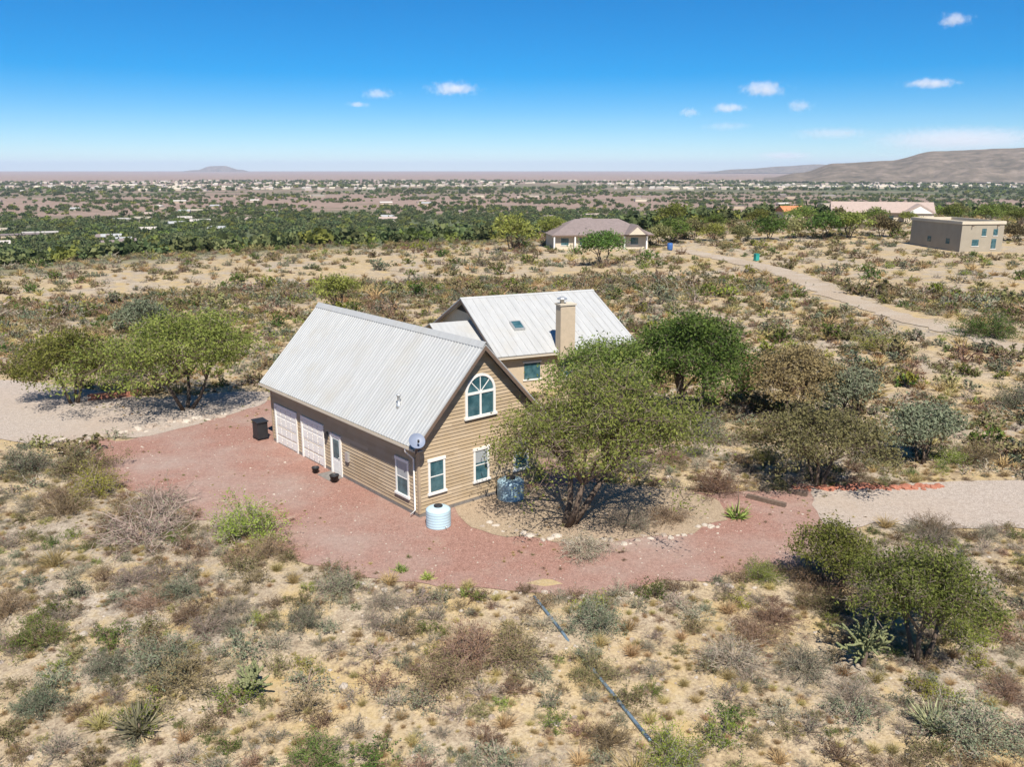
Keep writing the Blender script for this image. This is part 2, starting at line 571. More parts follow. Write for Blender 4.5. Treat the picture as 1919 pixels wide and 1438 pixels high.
def ragged(P, step=0.7, amp=0.35, seed=0):
    out = []
    for i in range(len(P)):
        a, b = Vector(P[i]), Vector(P[(i + 1) % len(P)])
        n = max(1, int((b - a).length / step))
        d = (b - a).normalized()
        nn = Vector((-d.y, d.x))
        for k in range(n):
            p = a + (b - a) * k / n
            o = amp * (mnoise.noise(Vector((p.x * 0.6, p.y * 0.6, seed))) + 0.7 * mnoise.noise(Vector((p.x * 2.1, p.y * 2.1, seed))))
            out.append((p.x + nn.x * o, p.y + nn.y * o))
    return out

def sheet(name, P, mat, lift, label):
    bm = bmesh.new()
    vs = [bm.verts.new((x, y, 0)) for x, y in P]
    f = bm.faces.new(vs)
    if f.normal.z < 0:
        f.normal_flip()
    bmesh.ops.triangulate(bm, faces=[f])
    for _ in range(2):
        bmesh.ops.subdivide_edges(bm, edges=[e for e in bm.edges if e.calc_length() > 1.6], cuts=1)
        bmesh.ops.triangulate(bm, faces=[f for f in bm.faces if len(f.verts) > 3])
    for v in bm.verts:
        v.co.z = hgt(v.co.x, v.co.y) + lift
    bm.normal_update()
    for f in bm.faces:
        if f.normal.z < 0:
            f.normal_flip()
    me = bpy.data.meshes.new(name)
    bm.to_mesh(me)
    bm.free()
    me.materials.append(mat)
    o = bpy.data.objects.new(name, me)
    col.objects.link(o)
    tag(o, label, kind='structure')
    return o

def plan(pts):
    return [tuple(ray_ground(X, Y).xy) for X, Y in pts]

PAD = plan([(168, 822), (240, 826), (330, 800), (430, 770), (500, 752), (640, 760), (900, 800), (1130, 905), (1330, 925), (1500, 918), (1640, 908),
            (1640, 975), (1560, 1005), (1500, 1062), (1410, 1080), (1250, 1092), (1110, 1122), (960, 1108), (800, 1100), (650, 1082), (520, 1035), (400, 985), (260, 925), (165, 880)])
DRIVE_L = plan([(-400, 690), (-150, 694), (0, 712), (110, 722), (200, 736), (300, 748), (430, 735), (520, 735), (500, 758), (430, 778), (330, 806), (250, 822), (180, 816), (90, 838), (0, 826), (-300, 850)])
DRIVE_R = plan([(1520, 916), (1600, 918), (1760, 905), (1919, 900), (2300, 905), (2300, 1000), (1919, 992), (1760, 992), (1640, 982), (1560, 1000), (1530, 960)])
sheet('gravel_yard', ragged(PAD, 0.6, 0.45, 1), M['red_gravel'], 0.030, 'reddish brown gravel yard around the barn house')
BED = plan([(838, 944), (900, 930), (1000, 915), (1120, 905), (1250, 915), (1345, 935), (1360, 975), (1300, 1000), (1180, 1015), (1060, 1018), (950, 1008), (885, 990)])
sheet('tree_bed', ragged(BED, 0.5, 0.35, 7), M['bed'], 0.046, 'tan sandy bed under the yard tree below the gable')
sheet('driveway', ragged(DRIVE_L, 0.8, 0.5, 2), M['pale_gravel'], 0.040, 'pale gravel drive under the spreading mesquite')
sheet('driveway', ragged(DRIVE_R, 0.8, 0.4, 3), M['pale_gravel'], 0.042, 'pale gravel drive leading off to the right of the yard')
rp = []
for i, (x, y) in enumerate(ROAD):
    a = Vector(ROAD[max(0, i - 1)]); b = Vector(ROAD[min(len(ROAD) - 1, i + 1)])
    d = (b - a).normalized()
    w = 1.6 if i > 3 else 2.3
    rp.append((Vector((x, y)) + Vector((-d.y, d.x)) * w, Vector((x, y)) - Vector((-d.y, d.x)) * w))
sheet('dirt_road', ragged([tuple(a) for a, b in rp] + [tuple(b) for a, b in reversed(rp)], 1.0, 1.1, 4), M['dirt_road'], 0.06, 'narrow dirt road climbing past the far houses')

# far mountains and mesas
def mountain(name, label, r, az0, az1, prof, depth, seed, base):
    na, nd = 320, 70
    V, F = [], []
    for j in range(nd + 1):
        t = j / nd
        for i in range(na + 1):
            s = i / na
            az = R(az0 + (az1 - az0) * s)
            rr = r + depth * (t - 0.5) * 2
            x, y = rr * math.sin(az), rr * math.cos(az)
            env = min(1.0, (1 - abs(2 * t - 1)) * 1.55) ** 0.9
            n = mnoise.fractal(Vector((x * 1.0 / depth, y * 1.0 / depth, seed)), 1.0, 2.1, 6)
            rdg = 1 - abs(mnoise.fractal(Vector((x * 4.5 / depth, y * 4.5 / depth, seed + 4)), 0.9, 2.0, 5))
            h = prof(s) * (env * (0.86 + 0.16 * n) + (0.30 * rdg - 0.22) * (1 - env) ** 0.5 * min(1, env * 4))
            V.append((x, y, base + max(-5.0, h)))
    for j in range(nd):
        for i in range(na):
            a = j * (na + 1) + i
            F.append((a, a + 1, a + na + 2, a + na + 1))
    o = bpy.data.objects.new(name, np_mesh(name, V, F, [M['mountain']]))
    o.data.polygons.foreach_set('use_smooth', [True] * len(o.data.polygons))
    col.objects.link(o)
    tag(o, label, kind='structure')

def interp(pts):
    def f(s):
        for (a, h0), (b, h1) in zip(pts, pts[1:]):
            if a <= s <= b:
                t = (s - a) / (b - a)
                t = t * t * (3 - 2 * t)
                return h0 + (h1 - h0) * t
        return 0
    return f
mountain('mountain', 'long brown mountain rising on the right of the horizon', 6500, 16, 50,
         interp([(0, 0), (0.065, 50), (0.12, 125), (0.21, 140), (0.28, 205), (0.44, 218), (0.6, 228), (0.8, 232), (1, 120)]), 1700, 2.0, VALLEY + 5)
mountain('mountain', 'small blue mesa on the horizon above the left valley', 21000, -21.2, -16.2, interp([(0, 0), (0.3, 60), (0.45, 150), (0.62, 160), (0.8, 70), (1, 0)]), 900, 5.0, -20)
mountain('mountain', 'low blue ridge on the horizon beside the brown mountain', 16000, 12, 22, interp([(0, 0), (0.25, 80), (0.5, 120), (0.7, 150), (1, 60)]), 1200, 9.0, -20)

# ------------------------------------------------------------------ the barn house
YAW = R(40.3)
HC = Vector((-4.43, 37.07, 0))
RW, RL, EZ, RZ = 8.35, 16.56, 3.67, 8.02
HX = RW / 2
KS = (RZ - EZ) / HX                       # slope
house = empty('barn_house', HC, YAW)
tag(house, 'tan barn house with steep pale ribbed metal roof, brown lap siding and arched gable window', 'house')

def wbox(mb, fm, a0, a1, z0, z1, n0, n1, mi=0):
    c = [fm(a, z, n) for a, z, n in ((a0, z0, n0), (a1, z0, n0), (a1, z1, n0), (a0, z1, n0), (a0, z0, n1), (a1, z0, n1), (a1, z1, n1), (a0, z1, n1))]
    k = len(mb.v)
    mb.v += c
    for q in ((0, 3, 2, 1), (4, 5, 6, 7), (0, 1, 5, 4), (1, 2, 6, 5), (2, 3, 7, 6), (3, 0, 4, 7)):
        mb.f.append(tuple(k + i for i in q)); mb.m.append(mi)
    return mb

WX0, WX1, WY0, WY1 = 0.5, RW - 0.5, 0.5, RL - 0.45
gable_map = lambda a, z, n: (a, WY0 - n, z)
back_map = lambda a, z, n: (a, WY1 + n, z)
long_map = lambda a, z, n: (WX0 - n, a, z)
rear_map = lambda a, z, n: (WX1 + n, a, z)

def roof_z(x):
    return EZ + KS * (x if x < HX else RW - x)

def siding(name, fm, lim, z0, z1, parent, mat, pitch=0.18):
    mb = MB()
    tint = []
    z = z0
    while z < z1 - 0.02:
        zt = min(z + pitch, z1)
        a0, a1 = lim(z)
        b0, b1 = lim(zt)
        if b1 - b0 < 0.03:
            mid = (b0 + b1) / 2
            b0, b1 = mid - 0.01, mid + 0.01
        cuts = [0.0]
        L = a1 - a0
        q = random.uniform(0.6, 3.6)
        while q < L - 0.4:
            cuts.append(q / L)
            q += 3.66
        cuts.append(1.0)
        for c0, c1 in zip(cuts, cuts[1:]):
            g0 = 0.004 / L if c0 > 0 else 0
            A0, A1 = a0 + L * (c0 + g0), a0 + L * c1
            B0, B1 = b0 + (b1 - b0) * (c0 + g0), b0 + (b1 - b0) * c1
            mb.poly([fm(A0, z, 0.042), fm(A1, z, 0.042), fm(B1, zt, 0.006), fm(B0, zt, 0.006)])
            mb.poly([fm(A0, z, 0.0), fm(A1, z, 0.0), fm(A1, z, 0.042), fm(A0, z, 0.042)])
            mb.poly([fm(A0, z, 0.0), fm(A0, z, 0.042), fm(B0, zt, 0.006), fm(B0, zt, 0.0)])
            mb.poly([fm(A1, z, 0.042), fm(A1, z, 0.0), fm(B1, zt, 0.0), fm(B1, zt, 0.006)])
            tint += [random.random()] * 4
        z += pitch
    o = mb.build(name, mat, parent)
    at = o.data.attributes.new('tint', 'FLOAT', 'FACE')
    at.data.foreach_set('value', tint)
    return tag(o, kind='stuff')

# core, foundation, siding
core = MB()
g = [(WX0, WY0, -0.6), (WX1, WY0, -0.6), (WX1, WY0, roof_z(WX1) - 0.16), (HX, WY0, RZ - 0.16), (WX0, WY0, roof_z(WX0) - 0.16)]
core.prism(g, (0, WY1 - WY0, 0))
core.build('wall', M['core'], house)
fd = MB().box(WX0 - 0.035, WX1 + 0.035, WY0 - 0.035, WY1 + 0.035, -0.6, 0.22)
fd.build('foundation', M['foundation'], house)
glim = lambda z: (max(WX0, (z + 0.16 - EZ) / KS if z > EZ else WX0), min(WX1, RW - (z + 0.16 - EZ) / KS if z > EZ else WX1))
zside = roof_z(WX0) - 0.2
siding('siding', gable_map, glim, 0.22, RZ - 0.25, house, M['boards'])
siding('siding', back_map, glim, 0.22, RZ - 0.25, house, M['boards'])
siding('siding', long_map, lambda z: (WY0, WY1), 0.22, zside, house, M['boards'])
siding('siding', rear_map, lambda z: (WY0, WY1), 0.22, zside, house, M['boards'])
for cx, cy in ((WX0, WY0), (WX0, WY1), (WX1, WY0), (WX1, WY1)):
    MB().box(cx - 0.06, cx + 0.06, cy - 0.06, cy + 0.06, 0.2, zside).build('corner_board', M['gable_tan'], house)

# ribbed roof, one slope at a time
def ribbed(O, s, ylen, n, pitch=0.24, h=0.035, t=0.05):
    mb = MB()
    O, s, n = Vector(O), Vector(s), Vector(n)
    prof = []
    y = 0.0
    while y < ylen:
        prof += [(y, 0), (y + pitch * 0.62, 0), (y + pitch * 0.72, h), (y + pitch * 0.90, h)]
        y += pitch
    prof = [(min(a, ylen), b) for a, b in prof if a <= ylen] + [(ylen, 0)]
    k = len(prof)
    for e in (Vector((0, 0, 0)), s):
        for a, b in prof:
            mb.v.append(tuple(O + e + Vector((0, a, 0)) + n * b))
    for i in range(k - 1):
        mb.f.append((i, i + 1, k + i + 1, k + i)); mb.m.append(0)
    # underside and edges
    c = [O - n * t, O + Vector((0, ylen, 0)) - n * t, O + s + Vector((0, ylen, 0)) - n * t, O + s - n * t]
    mb.poly(c)
    mb.poly([O, O + Vector((0, ylen, 0)), c[1], c[0]])
    mb.poly([O, c[0], c[3], O + s])
    mb.poly([O + Vector((0, ylen, 0)), O + s + Vector((0, ylen, 0)), c[2], c[1]])
    return mb
sl = math.hypot(HX, RZ - EZ)
nl = Vector((-(RZ - EZ), 0, HX)).normalized()
nr_ = Vector(((RZ - EZ), 0, HX)).normalized()
ribbed((0, 0, EZ), (HX, 0, RZ - EZ), RL, nl).build('roof', M['metal_roof'], house)
ribbed((RW, 0, EZ), (-HX, 0, RZ - EZ), RL, nr_).build('roof', M['metal_roof'], house)
rc = MB()
rc.prism([(HX - 0.22, -0.02, RZ - 0.19), (HX, -0.02, RZ + 0.075), (HX + 0.22, -0.02, RZ - 0.19), (HX + 0.22, -0.02, RZ - 0.16), (HX, -0.02, RZ + 0.105), (HX - 0.22, -0.02, RZ - 0.16)], (0, RL + 0.04, 0))
rc.build('ridge_cap', M['metal_roof'], house)
# rake boards and eave fascia, gutter, soffit boards
for y0, y1 in ((0.0, 0.045), (RL - 0.045, RL)):
    for sgn in (0, 1):
        X = (lambda x: x) if sgn == 0 else (lambda x: RW - x)
        MB().prism([(X(0.02), y0, EZ - 0.06), (X(HX), y0, RZ - 0.065), (X(HX), y0, RZ - 0.30), (X(0.02), y0, EZ - 0.295)], (0, y1 - y0, 0)).build('rake_board', M['trim_brown'], house)
for x0, x1 in ((0.03, 0.07), (RW - 0.07, RW - 0.03)):
    MB().box(x0, x1, 0.05, RL - 0.05, EZ - 0.22, EZ - 0.02).build('fascia', M['fascia_tan'], house)
for sgn in (-1, 1):
    gx = -0.05 if sgn < 0 else RW + 0.05
    pr = [(gx - 0.065, 0.0, EZ - 0.02), (gx - 0.065, 0.0, EZ - 0.13), (gx + 0.065, 0.0, EZ - 0.13), (gx + 0.065, 0.0, EZ - 0.02), (gx + 0.05, 0.0, EZ - 0.02), (gx + 0.05, 0.0, EZ - 0.115), (gx - 0.05, 0.0, EZ - 0.115), (gx - 0.05, 0.0, EZ - 0.02)]
    MB().prism(pr, (0, RL, 0)).build('gutter', M['fascia_tan'], house)
# soffit
MB().prism([(0.07, 0.05, EZ - 0.23), (WX0, 0.05, EZ - 0.23), (WX0, 0.05, EZ - 0.20), (0.07, 0.05, EZ - 0.20)], (0, RL - 0.1, 0)).build('soffit', M['fascia_tan'], house)
# downspout by the near corner
ds = MB().tube([(-0.05, 0.75, EZ - 0.1), (-0.05, 0.75, EZ - 0.3), (WX0 - 0.10, 0.75, EZ - 0.75), (WX0 - 0.10, 0.75, 0.35), (WX0 - 0.35, 0.75, 0.16)], 0.042, 8)
ds.build('downspout', M['trim_white'], house, True)
# roof vent pipe
vx, vy = 1.16, 3.05
vp = MB().lathe([(0.16, -0.2), (0.12, 0.1), (0.075, 0.12), (0.075, 0.48), (0.12, 0.5), (0.12, 0.56), (0.03, 0.6)], 16, (vx, vy, roof_z(vx)))
vp.build('vent_pipe', M['galv'], house, True)

def window(fm, a0, a1, z0, z1, parent, bars=(), vbars=(), blind=0.0):
    """white framed window: frame > head, sill, side pieces; pane behind"""
    w = wbox(MB(), fm, a0, a1, z0, z1, 0.02, 0.045).build('window', M['glass'], parent)
    t = 0.11
    for b in ((a0 - t, a0, z0 - 0.02, z1), (a1, a1 + t, z0 - 0.02, z1)):
        wbox(MB(), fm, b[0], b[1], b[2], b[3], 0.0, 0.075).build('casing', M['trim_white'], w)
    wbox(MB(), fm, a0 - t - 0.03, a1 + t + 0.03, z1, z1 + 0.15, 0.0, 0.095).build('head_trim', M['trim_white'], w)
    wbox(MB(), fm, a0 - t - 0.06, a1 + t + 0.06, z0 - 0.13, z0 - 0.02, 0.0, 0.13).build('sill', M['trim_white'], w)
    if blind:
        wbox(MB(), fm, a0 + 0.02, a1 - 0.02, z1 - blind * (z1 - z0), z1, 0.0455, 0.049).build('blind', M['blind'], w)
    for z in bars:
        wbox(MB(), fm, a0, a1, z - 0.022, z + 0.022, 0.03, 0.062).build('muntin', M['trim_white'], w)
    for a in vbars:
        wbox(MB(), fm, a - 0.02, a + 0.02, z0, z1, 0.03, 0.060).build('muntin', M['trim_white'], w)
    return w
for a0, a1, z0, z1 in ((1.12, 1.88, 1.14, 2.66), (3.82, 4.58, 1.10, 2.62), (6.42, 7.18, 1.10, 2.62)):
    window(gable_map, a0, a1, z0, z1, house, bars=((z0 + z1) / 2,), blind={1.12: 0.0, 3.82: 0.42, 6.42: 0.25}[a0])
window(long_map, 1.38, 2.30, 0.85, 2.5, house, bars=(1.68,), blind=0.5)

# arched gable window
ax, ar, az0, azs = HX, 0.80, 4.44, 5.58
def arc(r, n=18):
    return [(ax + r * math.cos(math.pi * i / n), azs + r * math.sin(math.pi * i / n)) for i in range(n + 1)]
mb = MB()
mb.poly([gable_map(a, z, 0.045) for a, z in [(ax + ar, az0)] + arc(ar) + [(ax - ar, az0)]])
aw = mb.build('window', M['glass'], house)
aw['label'] = 'tall arched window high in the gable'
mb = MB()
o_, i_ = arc(ar + 0.13), arc(ar)
o_ = [(ax + ar + 0.13, az0)] + o_ + [(ax - ar - 0.13, az0)]
i_ = [(ax + ar, az0)] + i_ + [(ax - ar, az0)]
for k in range(len(o_) - 1):
    q = [o_[k], o_[k + 1], i_[k + 1], i_[k]]
    mb.prism([gable_map(a, z, 0.0) for a, z in q], Vector((0, -0.09, 0)))
mb.build('casing', M['trim_white'], aw)
wbox(MB(), gable_map, ax - ar - 0.2, ax + ar + 0.2, az0 - 0.13, az0 - 0.01, 0.0, 0.14).build('sill', M['trim_white'], aw)
wbox(MB(), gable_map, ax - ar, ax + ar, azs - 0.07, azs + 0.05, 0.03, 0.085).build('transom', M['trim_white'], aw)
wbox(MB(), gable_map, ax - 0.05, ax + 0.05, az0, azs - 0.07, 0.03, 0.08).build('mullion', M['trim_white'], aw)
for t in (45, 90, 135):
    d = Vector((math.cos(R(t)), math.sin(R(t))))
    n2 = Vector((-d.y, d.x)) * 0.022
    c0, c1 = Vector((ax, azs)), Vector((ax, azs)) + d * ar
    mb = MB().prism([gable_map(*(c0 + n2), 0.03), gable_map(*(c1 + n2), 0.03), gable_map(*(c1 - n2), 0.03), gable_map(*(c0 - n2), 0.03)], (0, -0.03, 0))
    mb.build('muntin', M['trim_white'], aw)

# garage doors: panel by panel
for a0, a1 in ((12.95, 15.55), (9.75, 12.15)):
    gd = wbox(MB(), long_map, a0, a1, 0.02, 2.36, 0.0, 0.035).build('garage_door', M['trim_white'], house)
    rows, cols = 4, 4
    for r_ in range(rows):
        for c_ in range(cols):
            pa = a0 + (a1 - a0) * c_ / cols + 0.05
            pb = a0 + (a1 - a0) * (c_ + 1) / cols - 0.05
            za = 0.02 + 2.34 * r_ / rows + 0.07
            zb = 0.02 + 2.34 * (r_ + 1) / rows - 0.07
            wbox(MB(), long_map, pa, pb, za, zb, 0.03, 0.052).build('panel', M['trim_white'], gd)
    for b in ((a0 - 0.13, a0, 0.0, 2.5), (a1, a1 + 0.13, 0.0, 2.5), (a0, a1, 2.36, 2.5)):
        wbox(MB(), long_map, b[0], b[1], b[2], b[3], 0.0, 0.09).build('casing', M['trim_white'], gd)
# entry door with glass
dr = wbox(MB(), long_map, 7.85, 8.75, 0.05, 2.15, 0.0, 0.05).build('door', M['trim_white'], house)
wbox(MB(), long_map, 7.99, 8.61, 0.95, 2.0, 0.045, 0.062).build('pane', M['glass'], dr)
wbox(MB(), long_map, 7.99, 8.61, 0.2, 0.8, 0.045, 0.058).build('panel', M['trim_white'], dr)
for b in ((7.72, 7.85, 0, 2.28), (8.75, 8.88, 0, 2.28), (7.85, 8.75, 2.15, 2.28)):
    wbox(MB(), long_map, b[0], b[1], b[2], b[3], 0.0, 0.09).build('casing', M['trim_white'], dr)
MB().lathe([(0.0, 0), (0.03, 0.01), (0.035, 0.03), (0.02, 0.05), (0.0, 0.06)], 10, (WX0 - 0.1, 7.95, 1.02)).build('handle', M['galv'], dr)
wbox(MB(), long_map, 7.6, 9.0, -0.1, 0.04, 0.09, 0.9).build('doorstep', M['foundation'], house)
# wall lamp
lm = wbox(MB(), long_map, 9.16, 9.32, 1.85, 2.15, 0.03, 0.2)
wbox(lm, long_map, 9.20, 9.28, 2.15, 2.22, 0.03, 0.14)
lm.build('wall_lamp', M['black'], house)
# hose bib and meter box on the siding
wbox(MB(), long_map, 6.9, 7.2, 1.1, 1.6, 0.02, 0.16).build('meter_box', M['galv'], house)

def hloc(x, y, z=0):
    return house.matrix_basis @ Vector((x, y, z)) if False else Vector((HC.x + x * math.cos(YAW) - y * math.sin(YAW), HC.y + x * math.sin(YAW) + y * math.cos(YAW), z))

# satellite dish at the eave corner
dsh = empty('satellite_dish', hloc(0.12, 0.12, EZ - 0.05), YAW)
tag(dsh, 'grey blue satellite dish on the near eave corner of the barn house', 'satellite dish')
MB().tube([(0.1, 0.1, -0.25), (0.0, -0.05, 0.0), (-0.02, -0.08, 0.28)], 0.03, 8).build('mast', M['galv'], dsh, True)
mb = MB()
fwd = Vector((-0.25, -0.72, 0.62)).normalized()
sx = fwd.orthogonal().normalized(); sy = fwd.cross(sx)
c0 = Vector((-0.04, -0.16, 0.40))
rings = [(0.0, 0.0), (0.14, 0.012), (0.27, 0.045), (0.37, 0.09), (0.38, 0.095)]
seg = 28
for back in (0, 1):
    n0 = len(mb.v)
    for r_, d_ in rings:
        for k in range(seg):
            t = 2 * math.pi * k / seg
            mb.v.append(tuple(c0 + (sx * math.cos(t) + sy * math.sin(t)) * r_ + fwd * (d_ - 0.02 * back)))
    for i in range(len(rings) - 1):
        for k in range(seg):
            k2 = (k + 1) % seg
            mb.f.append((n0 + i * seg + k, n0 + i * seg + k2, n0 + (i + 1) * seg + k2, n0 + (i + 1) * seg + k)); mb.m.append(0)
mb.build('reflector', M['dish'], dsh, True)
MB().tube([tuple(c0 - sy * 0.0 + Vector((0, 0, -0.34))), tuple(c0 + fwd * 0.42 + Vector((0, 0, -0.16)))], 0.018, 8).build('feed_arm', M['black'], dsh, True)
MB().lathe([(0.02, 0), (0.05, 0.01), (0.05, 0.12), (0.03, 0.14)], 12, tuple(c0 + fwd * 0.42 + Vector((0, 0, -0.22)))).build('receiver', M['black'], dsh, True)

# ------------------------------------------------------------------ the second house behind
YAW2 = R(90 - 66)                       # ridge runs towards azimuth 66
A2 = Vector((-3.7, 66.8, 0))
h2 = empty('ranch_house', A2, YAW2)
tag(h2, 'low house with broad pale metal roof and stucco chimney behind the barn house', 'house')
# local x along the ridge, local y away from the camera
EZ2, RZ2, SP, RL2 = 3.0, 6.3, 7.4, 11.0
def slab(pts, t, name, mat, parent, ribs=None):
    pts = [Vector(p) for p in pts]
    n = (pts[1] - pts[0]).cross(pts[2] - pts[0]).normalized()
    if n.z < 0: n = -n
    mb = MB()
    mb.prism([p - n * t for p in pts], n * t)
    o = mb.build(name, mat, parent)
    if ribs:
        k = 0
        a, b = pts[0], pts[1]      # eave line a->b, up vector c
        c, d = pts[3], pts[2]
        L = (b - a).length
        m2 = MB()
        e = (b - a) / L
        q = ribs / 2
        while q < L:
            s = q / L
            p0 = a + (b - a) * s + n * 0.001
            p1 = c + (d - c) * s + n * 0.001
            m2.prism([p0, p0 + e * 0.035, p1 + e * 0.035, p1], n * 0.03)
            q += ribs
        tag(m2.build('seam', mat, o), kind='stuff')
    return o
slab([(-0.4, -SP, EZ2), (RL2 + 0.5, -SP, EZ2), (RL2 + 0.5, 0, RZ2), (-0.4, 0, RZ2)], 0.1, 'roof', M['metal_roof_smooth'], h2, 0.6)
slab([(-0.4, SP, EZ2), (RL2 + 0.5, SP, EZ2), (RL2 + 0.5, 0.0, RZ2), (-0.4, 0.0, RZ2)], 0.1, 'roof', M['metal_roof_smooth'], h2, 0.6)
MB().prism([(-0.42, -0.2, RZ2 - 0.07), (-0.42, 0, RZ2 + 0.05), (-0.42, 0.2, RZ2 - 0.07)], (RL2 + 0.94, 0, 0)).build('ridge_cap', M['metal_roof_smooth'], h2)
w2 = MB()
gw = [(0, -SP + 0.6, -0.3), (0, SP - 0.6, -0.3), (0, SP - 0.6, EZ2 + 0.12), (0, 0, RZ2 - 0.16), (0, -SP + 0.6, EZ2 + 0.12)]
w2.prism(gw, (RL2, 0, 0))
w2.build('wall', M['stucco_tan'], h2)
MB().box(-0.38, -0.33, -SP, -SP + 0.01, EZ2 - 0.2, EZ2).build('fascia', M['trim_brown'], h2)
MB().box(-0.38, RL2 + 0.48, -SP + 0.02, -SP + 0.06, EZ2 - 0.24, EZ2 - 0.11).build('fascia', M['fascia_tan'], h2)
for s in (-1, 1):
    MB().prism([(-0.40, s * SP, EZ2 - 0.1), (-0.40, 0, RZ2 - 0.1), (-0.40, 0, RZ2 - 0.3), (-0.40, s * SP, EZ2 - 0.3)], (0.05, 0, 0)).build('rake_board', M['trim_brown'], h2)
    MB().prism([(RL2 + 0.45, s * SP, EZ2 - 0.1), (RL2 + 0.45, 0, RZ2 - 0.1), (RL2 + 0.45, 0, RZ2 - 0.3), (RL2 + 0.45, s * SP, EZ2 - 0.3)], (0.05, 0, 0)).build('rake_board', M['trim_brown'], h2)
# near-black sheet painting the shade in the gable, and windows
MB().prism([(-0.03, -1.9, RZ2 - 1.15), (-0.03, 1.9, RZ2 - 1.15), (-0.03, 0, RZ2 - 0.32)], (0.02, 0, 0)).build('gable_shade', M['dark'], h2)
for x in (2.0, 5.0, 8.6):
    wn_ = MB().box(x, x + 1.3, -SP + 0.56, -SP + 0.59, 1.0, 2.2).build('window', M['glass'], h2)
    MB().box(x - 0.1, x + 1.4, -SP + 0.53, -SP + 0.585, 0.88, 0.99).build('sill', M['trim_white'], wn_)
    MB().box(x - 0.1, x + 1.4, -SP + 0.53, -SP + 0.585, 2.21, 2.32).build('head_trim', M['trim_white'], wn_)
# chimney on the front slope
cl = Matrix.Rotation(-YAW2, 3, 'Z') @ (Vector((3.95, 62.3, 0)) - A2)
cz = EZ2 + (cl.y + SP) * (RZ2 - EZ2) / SP
ch = MB().box(cl.x - 0.60, cl.x + 0.60, cl.y - 0.40, cl.y + 0.40, cz - 0.6, cz + 3.35)
cho = ch.build('chimney', M['stucco_tan'], h2)
MB().box(cl.x - 0.67, cl.x + 0.67, cl.y - 0.47, cl.y + 0.47, cz + 3.36, cz + 3.48).build('chimney_cap', M['stucco_cream'], cho)
MB().lathe([(0.16, 0), (0.16, 0.28), (0.36, 0.30), (0.38, 0.36), (0.12, 0.50), (0.0, 0.52)], 16, (cl.x - 0.3, cl.y, cz + 3.48)).build('flue_cap', M['galv'], cho, True)
# skylights and a vent on the front slope
for sx_, sy_ in ((2.2, -4.6), (6.9, -3.4)):
    zz = EZ2 + (sy_ + SP) * (RZ2 - EZ2) / SP
    k_ = (RZ2 - EZ2) / SP
    pts = [(sx_, sy_, zz + 0.02), (sx_ + 0.9, sy_, zz + 0.02), (sx_ + 0.9, sy_ + 1.0, zz + k_ + 0.02), (sx_, sy_ + 1.0, zz + k_ + 0.02)]
    fr = MB().prism(pts, (0, -0.06, 0.15)).build('skylight', M['galv'], h2)
    ins = [(sx_ + 0.1, sy_ + 0.1 - 0.06, zz + 0.1 * k_ + 0.178), (sx_ + 0.8, sy_ + 0.1 - 0.06, zz + 0.1 * k_ + 0.178), (sx_ + 0.8, sy_ + 0.9 - 0.06, zz + 0.9 * k_ + 0.178), (sx_ + 0.1, sy_ + 0.9 - 0.06, zz + 0.9 * k_ + 0.178)]
    MB().prism(ins, (0, 0, 0.02)).build('pane', M['glass'], fr)
# lower wing towards the barn house with its own small gable
wz = 4.7
slab([(-3.4, -6.2, 2.9), (-3.4, -1.2, wz), (3.2, -1.2, wz), (3.2, -6.2, 2.9)], 0.1, 'wing_roof', M['metal_roof_smooth'], h2)
slab([(-3.4, 3.4, 2.9), (-3.4, -1.2, wz), (0.2, -1.2, wz), (0.2, 3.4, 2.9)], 0.1, 'wing_roof', M['metal_roof_smooth'], h2)
MB().prism([(-3.0, -5.8, -0.3), (-3.0, 3.0, -0.3), (-3.0, 3.0, 2.95), (-3.0, -1.2, wz - 0.14), (-3.0, -5.8, 2.95)], (2.98, 0, 0)).build('wing_wall', M['stucco_tan'], h2)
MB().prism([(-3.03, -2.6, wz - 0.85), (-3.03, 0.2, wz - 0.85), (-3.03, -1.2, wz - 0.32)], (0.02, 0, 0)).build('gable_shade', M['dark'], h2)  # painted shade again, on the small wing gable

# ------------------------------------------------------------------ houses further up the road and in the valley
def hip_roof(mb, x0, x1, y0, y1, z0, z1, inset):
    ym = (y0 + y1) / 2
    a, b, c, d = (x0, y0, z0), (x1, y0, z0), (x1, y1, z0), (x0, y1, z0)
    e, f = (x0 + inset, ym, z1), (x1 - inset, ym, z1)
    mb.poly([a, b, f, e]); mb.poly([b, c, f]); mb.poly([c, d, e, f]); mb.poly([d, a, e]); mb.poly([d, c, b, a])
    return mb

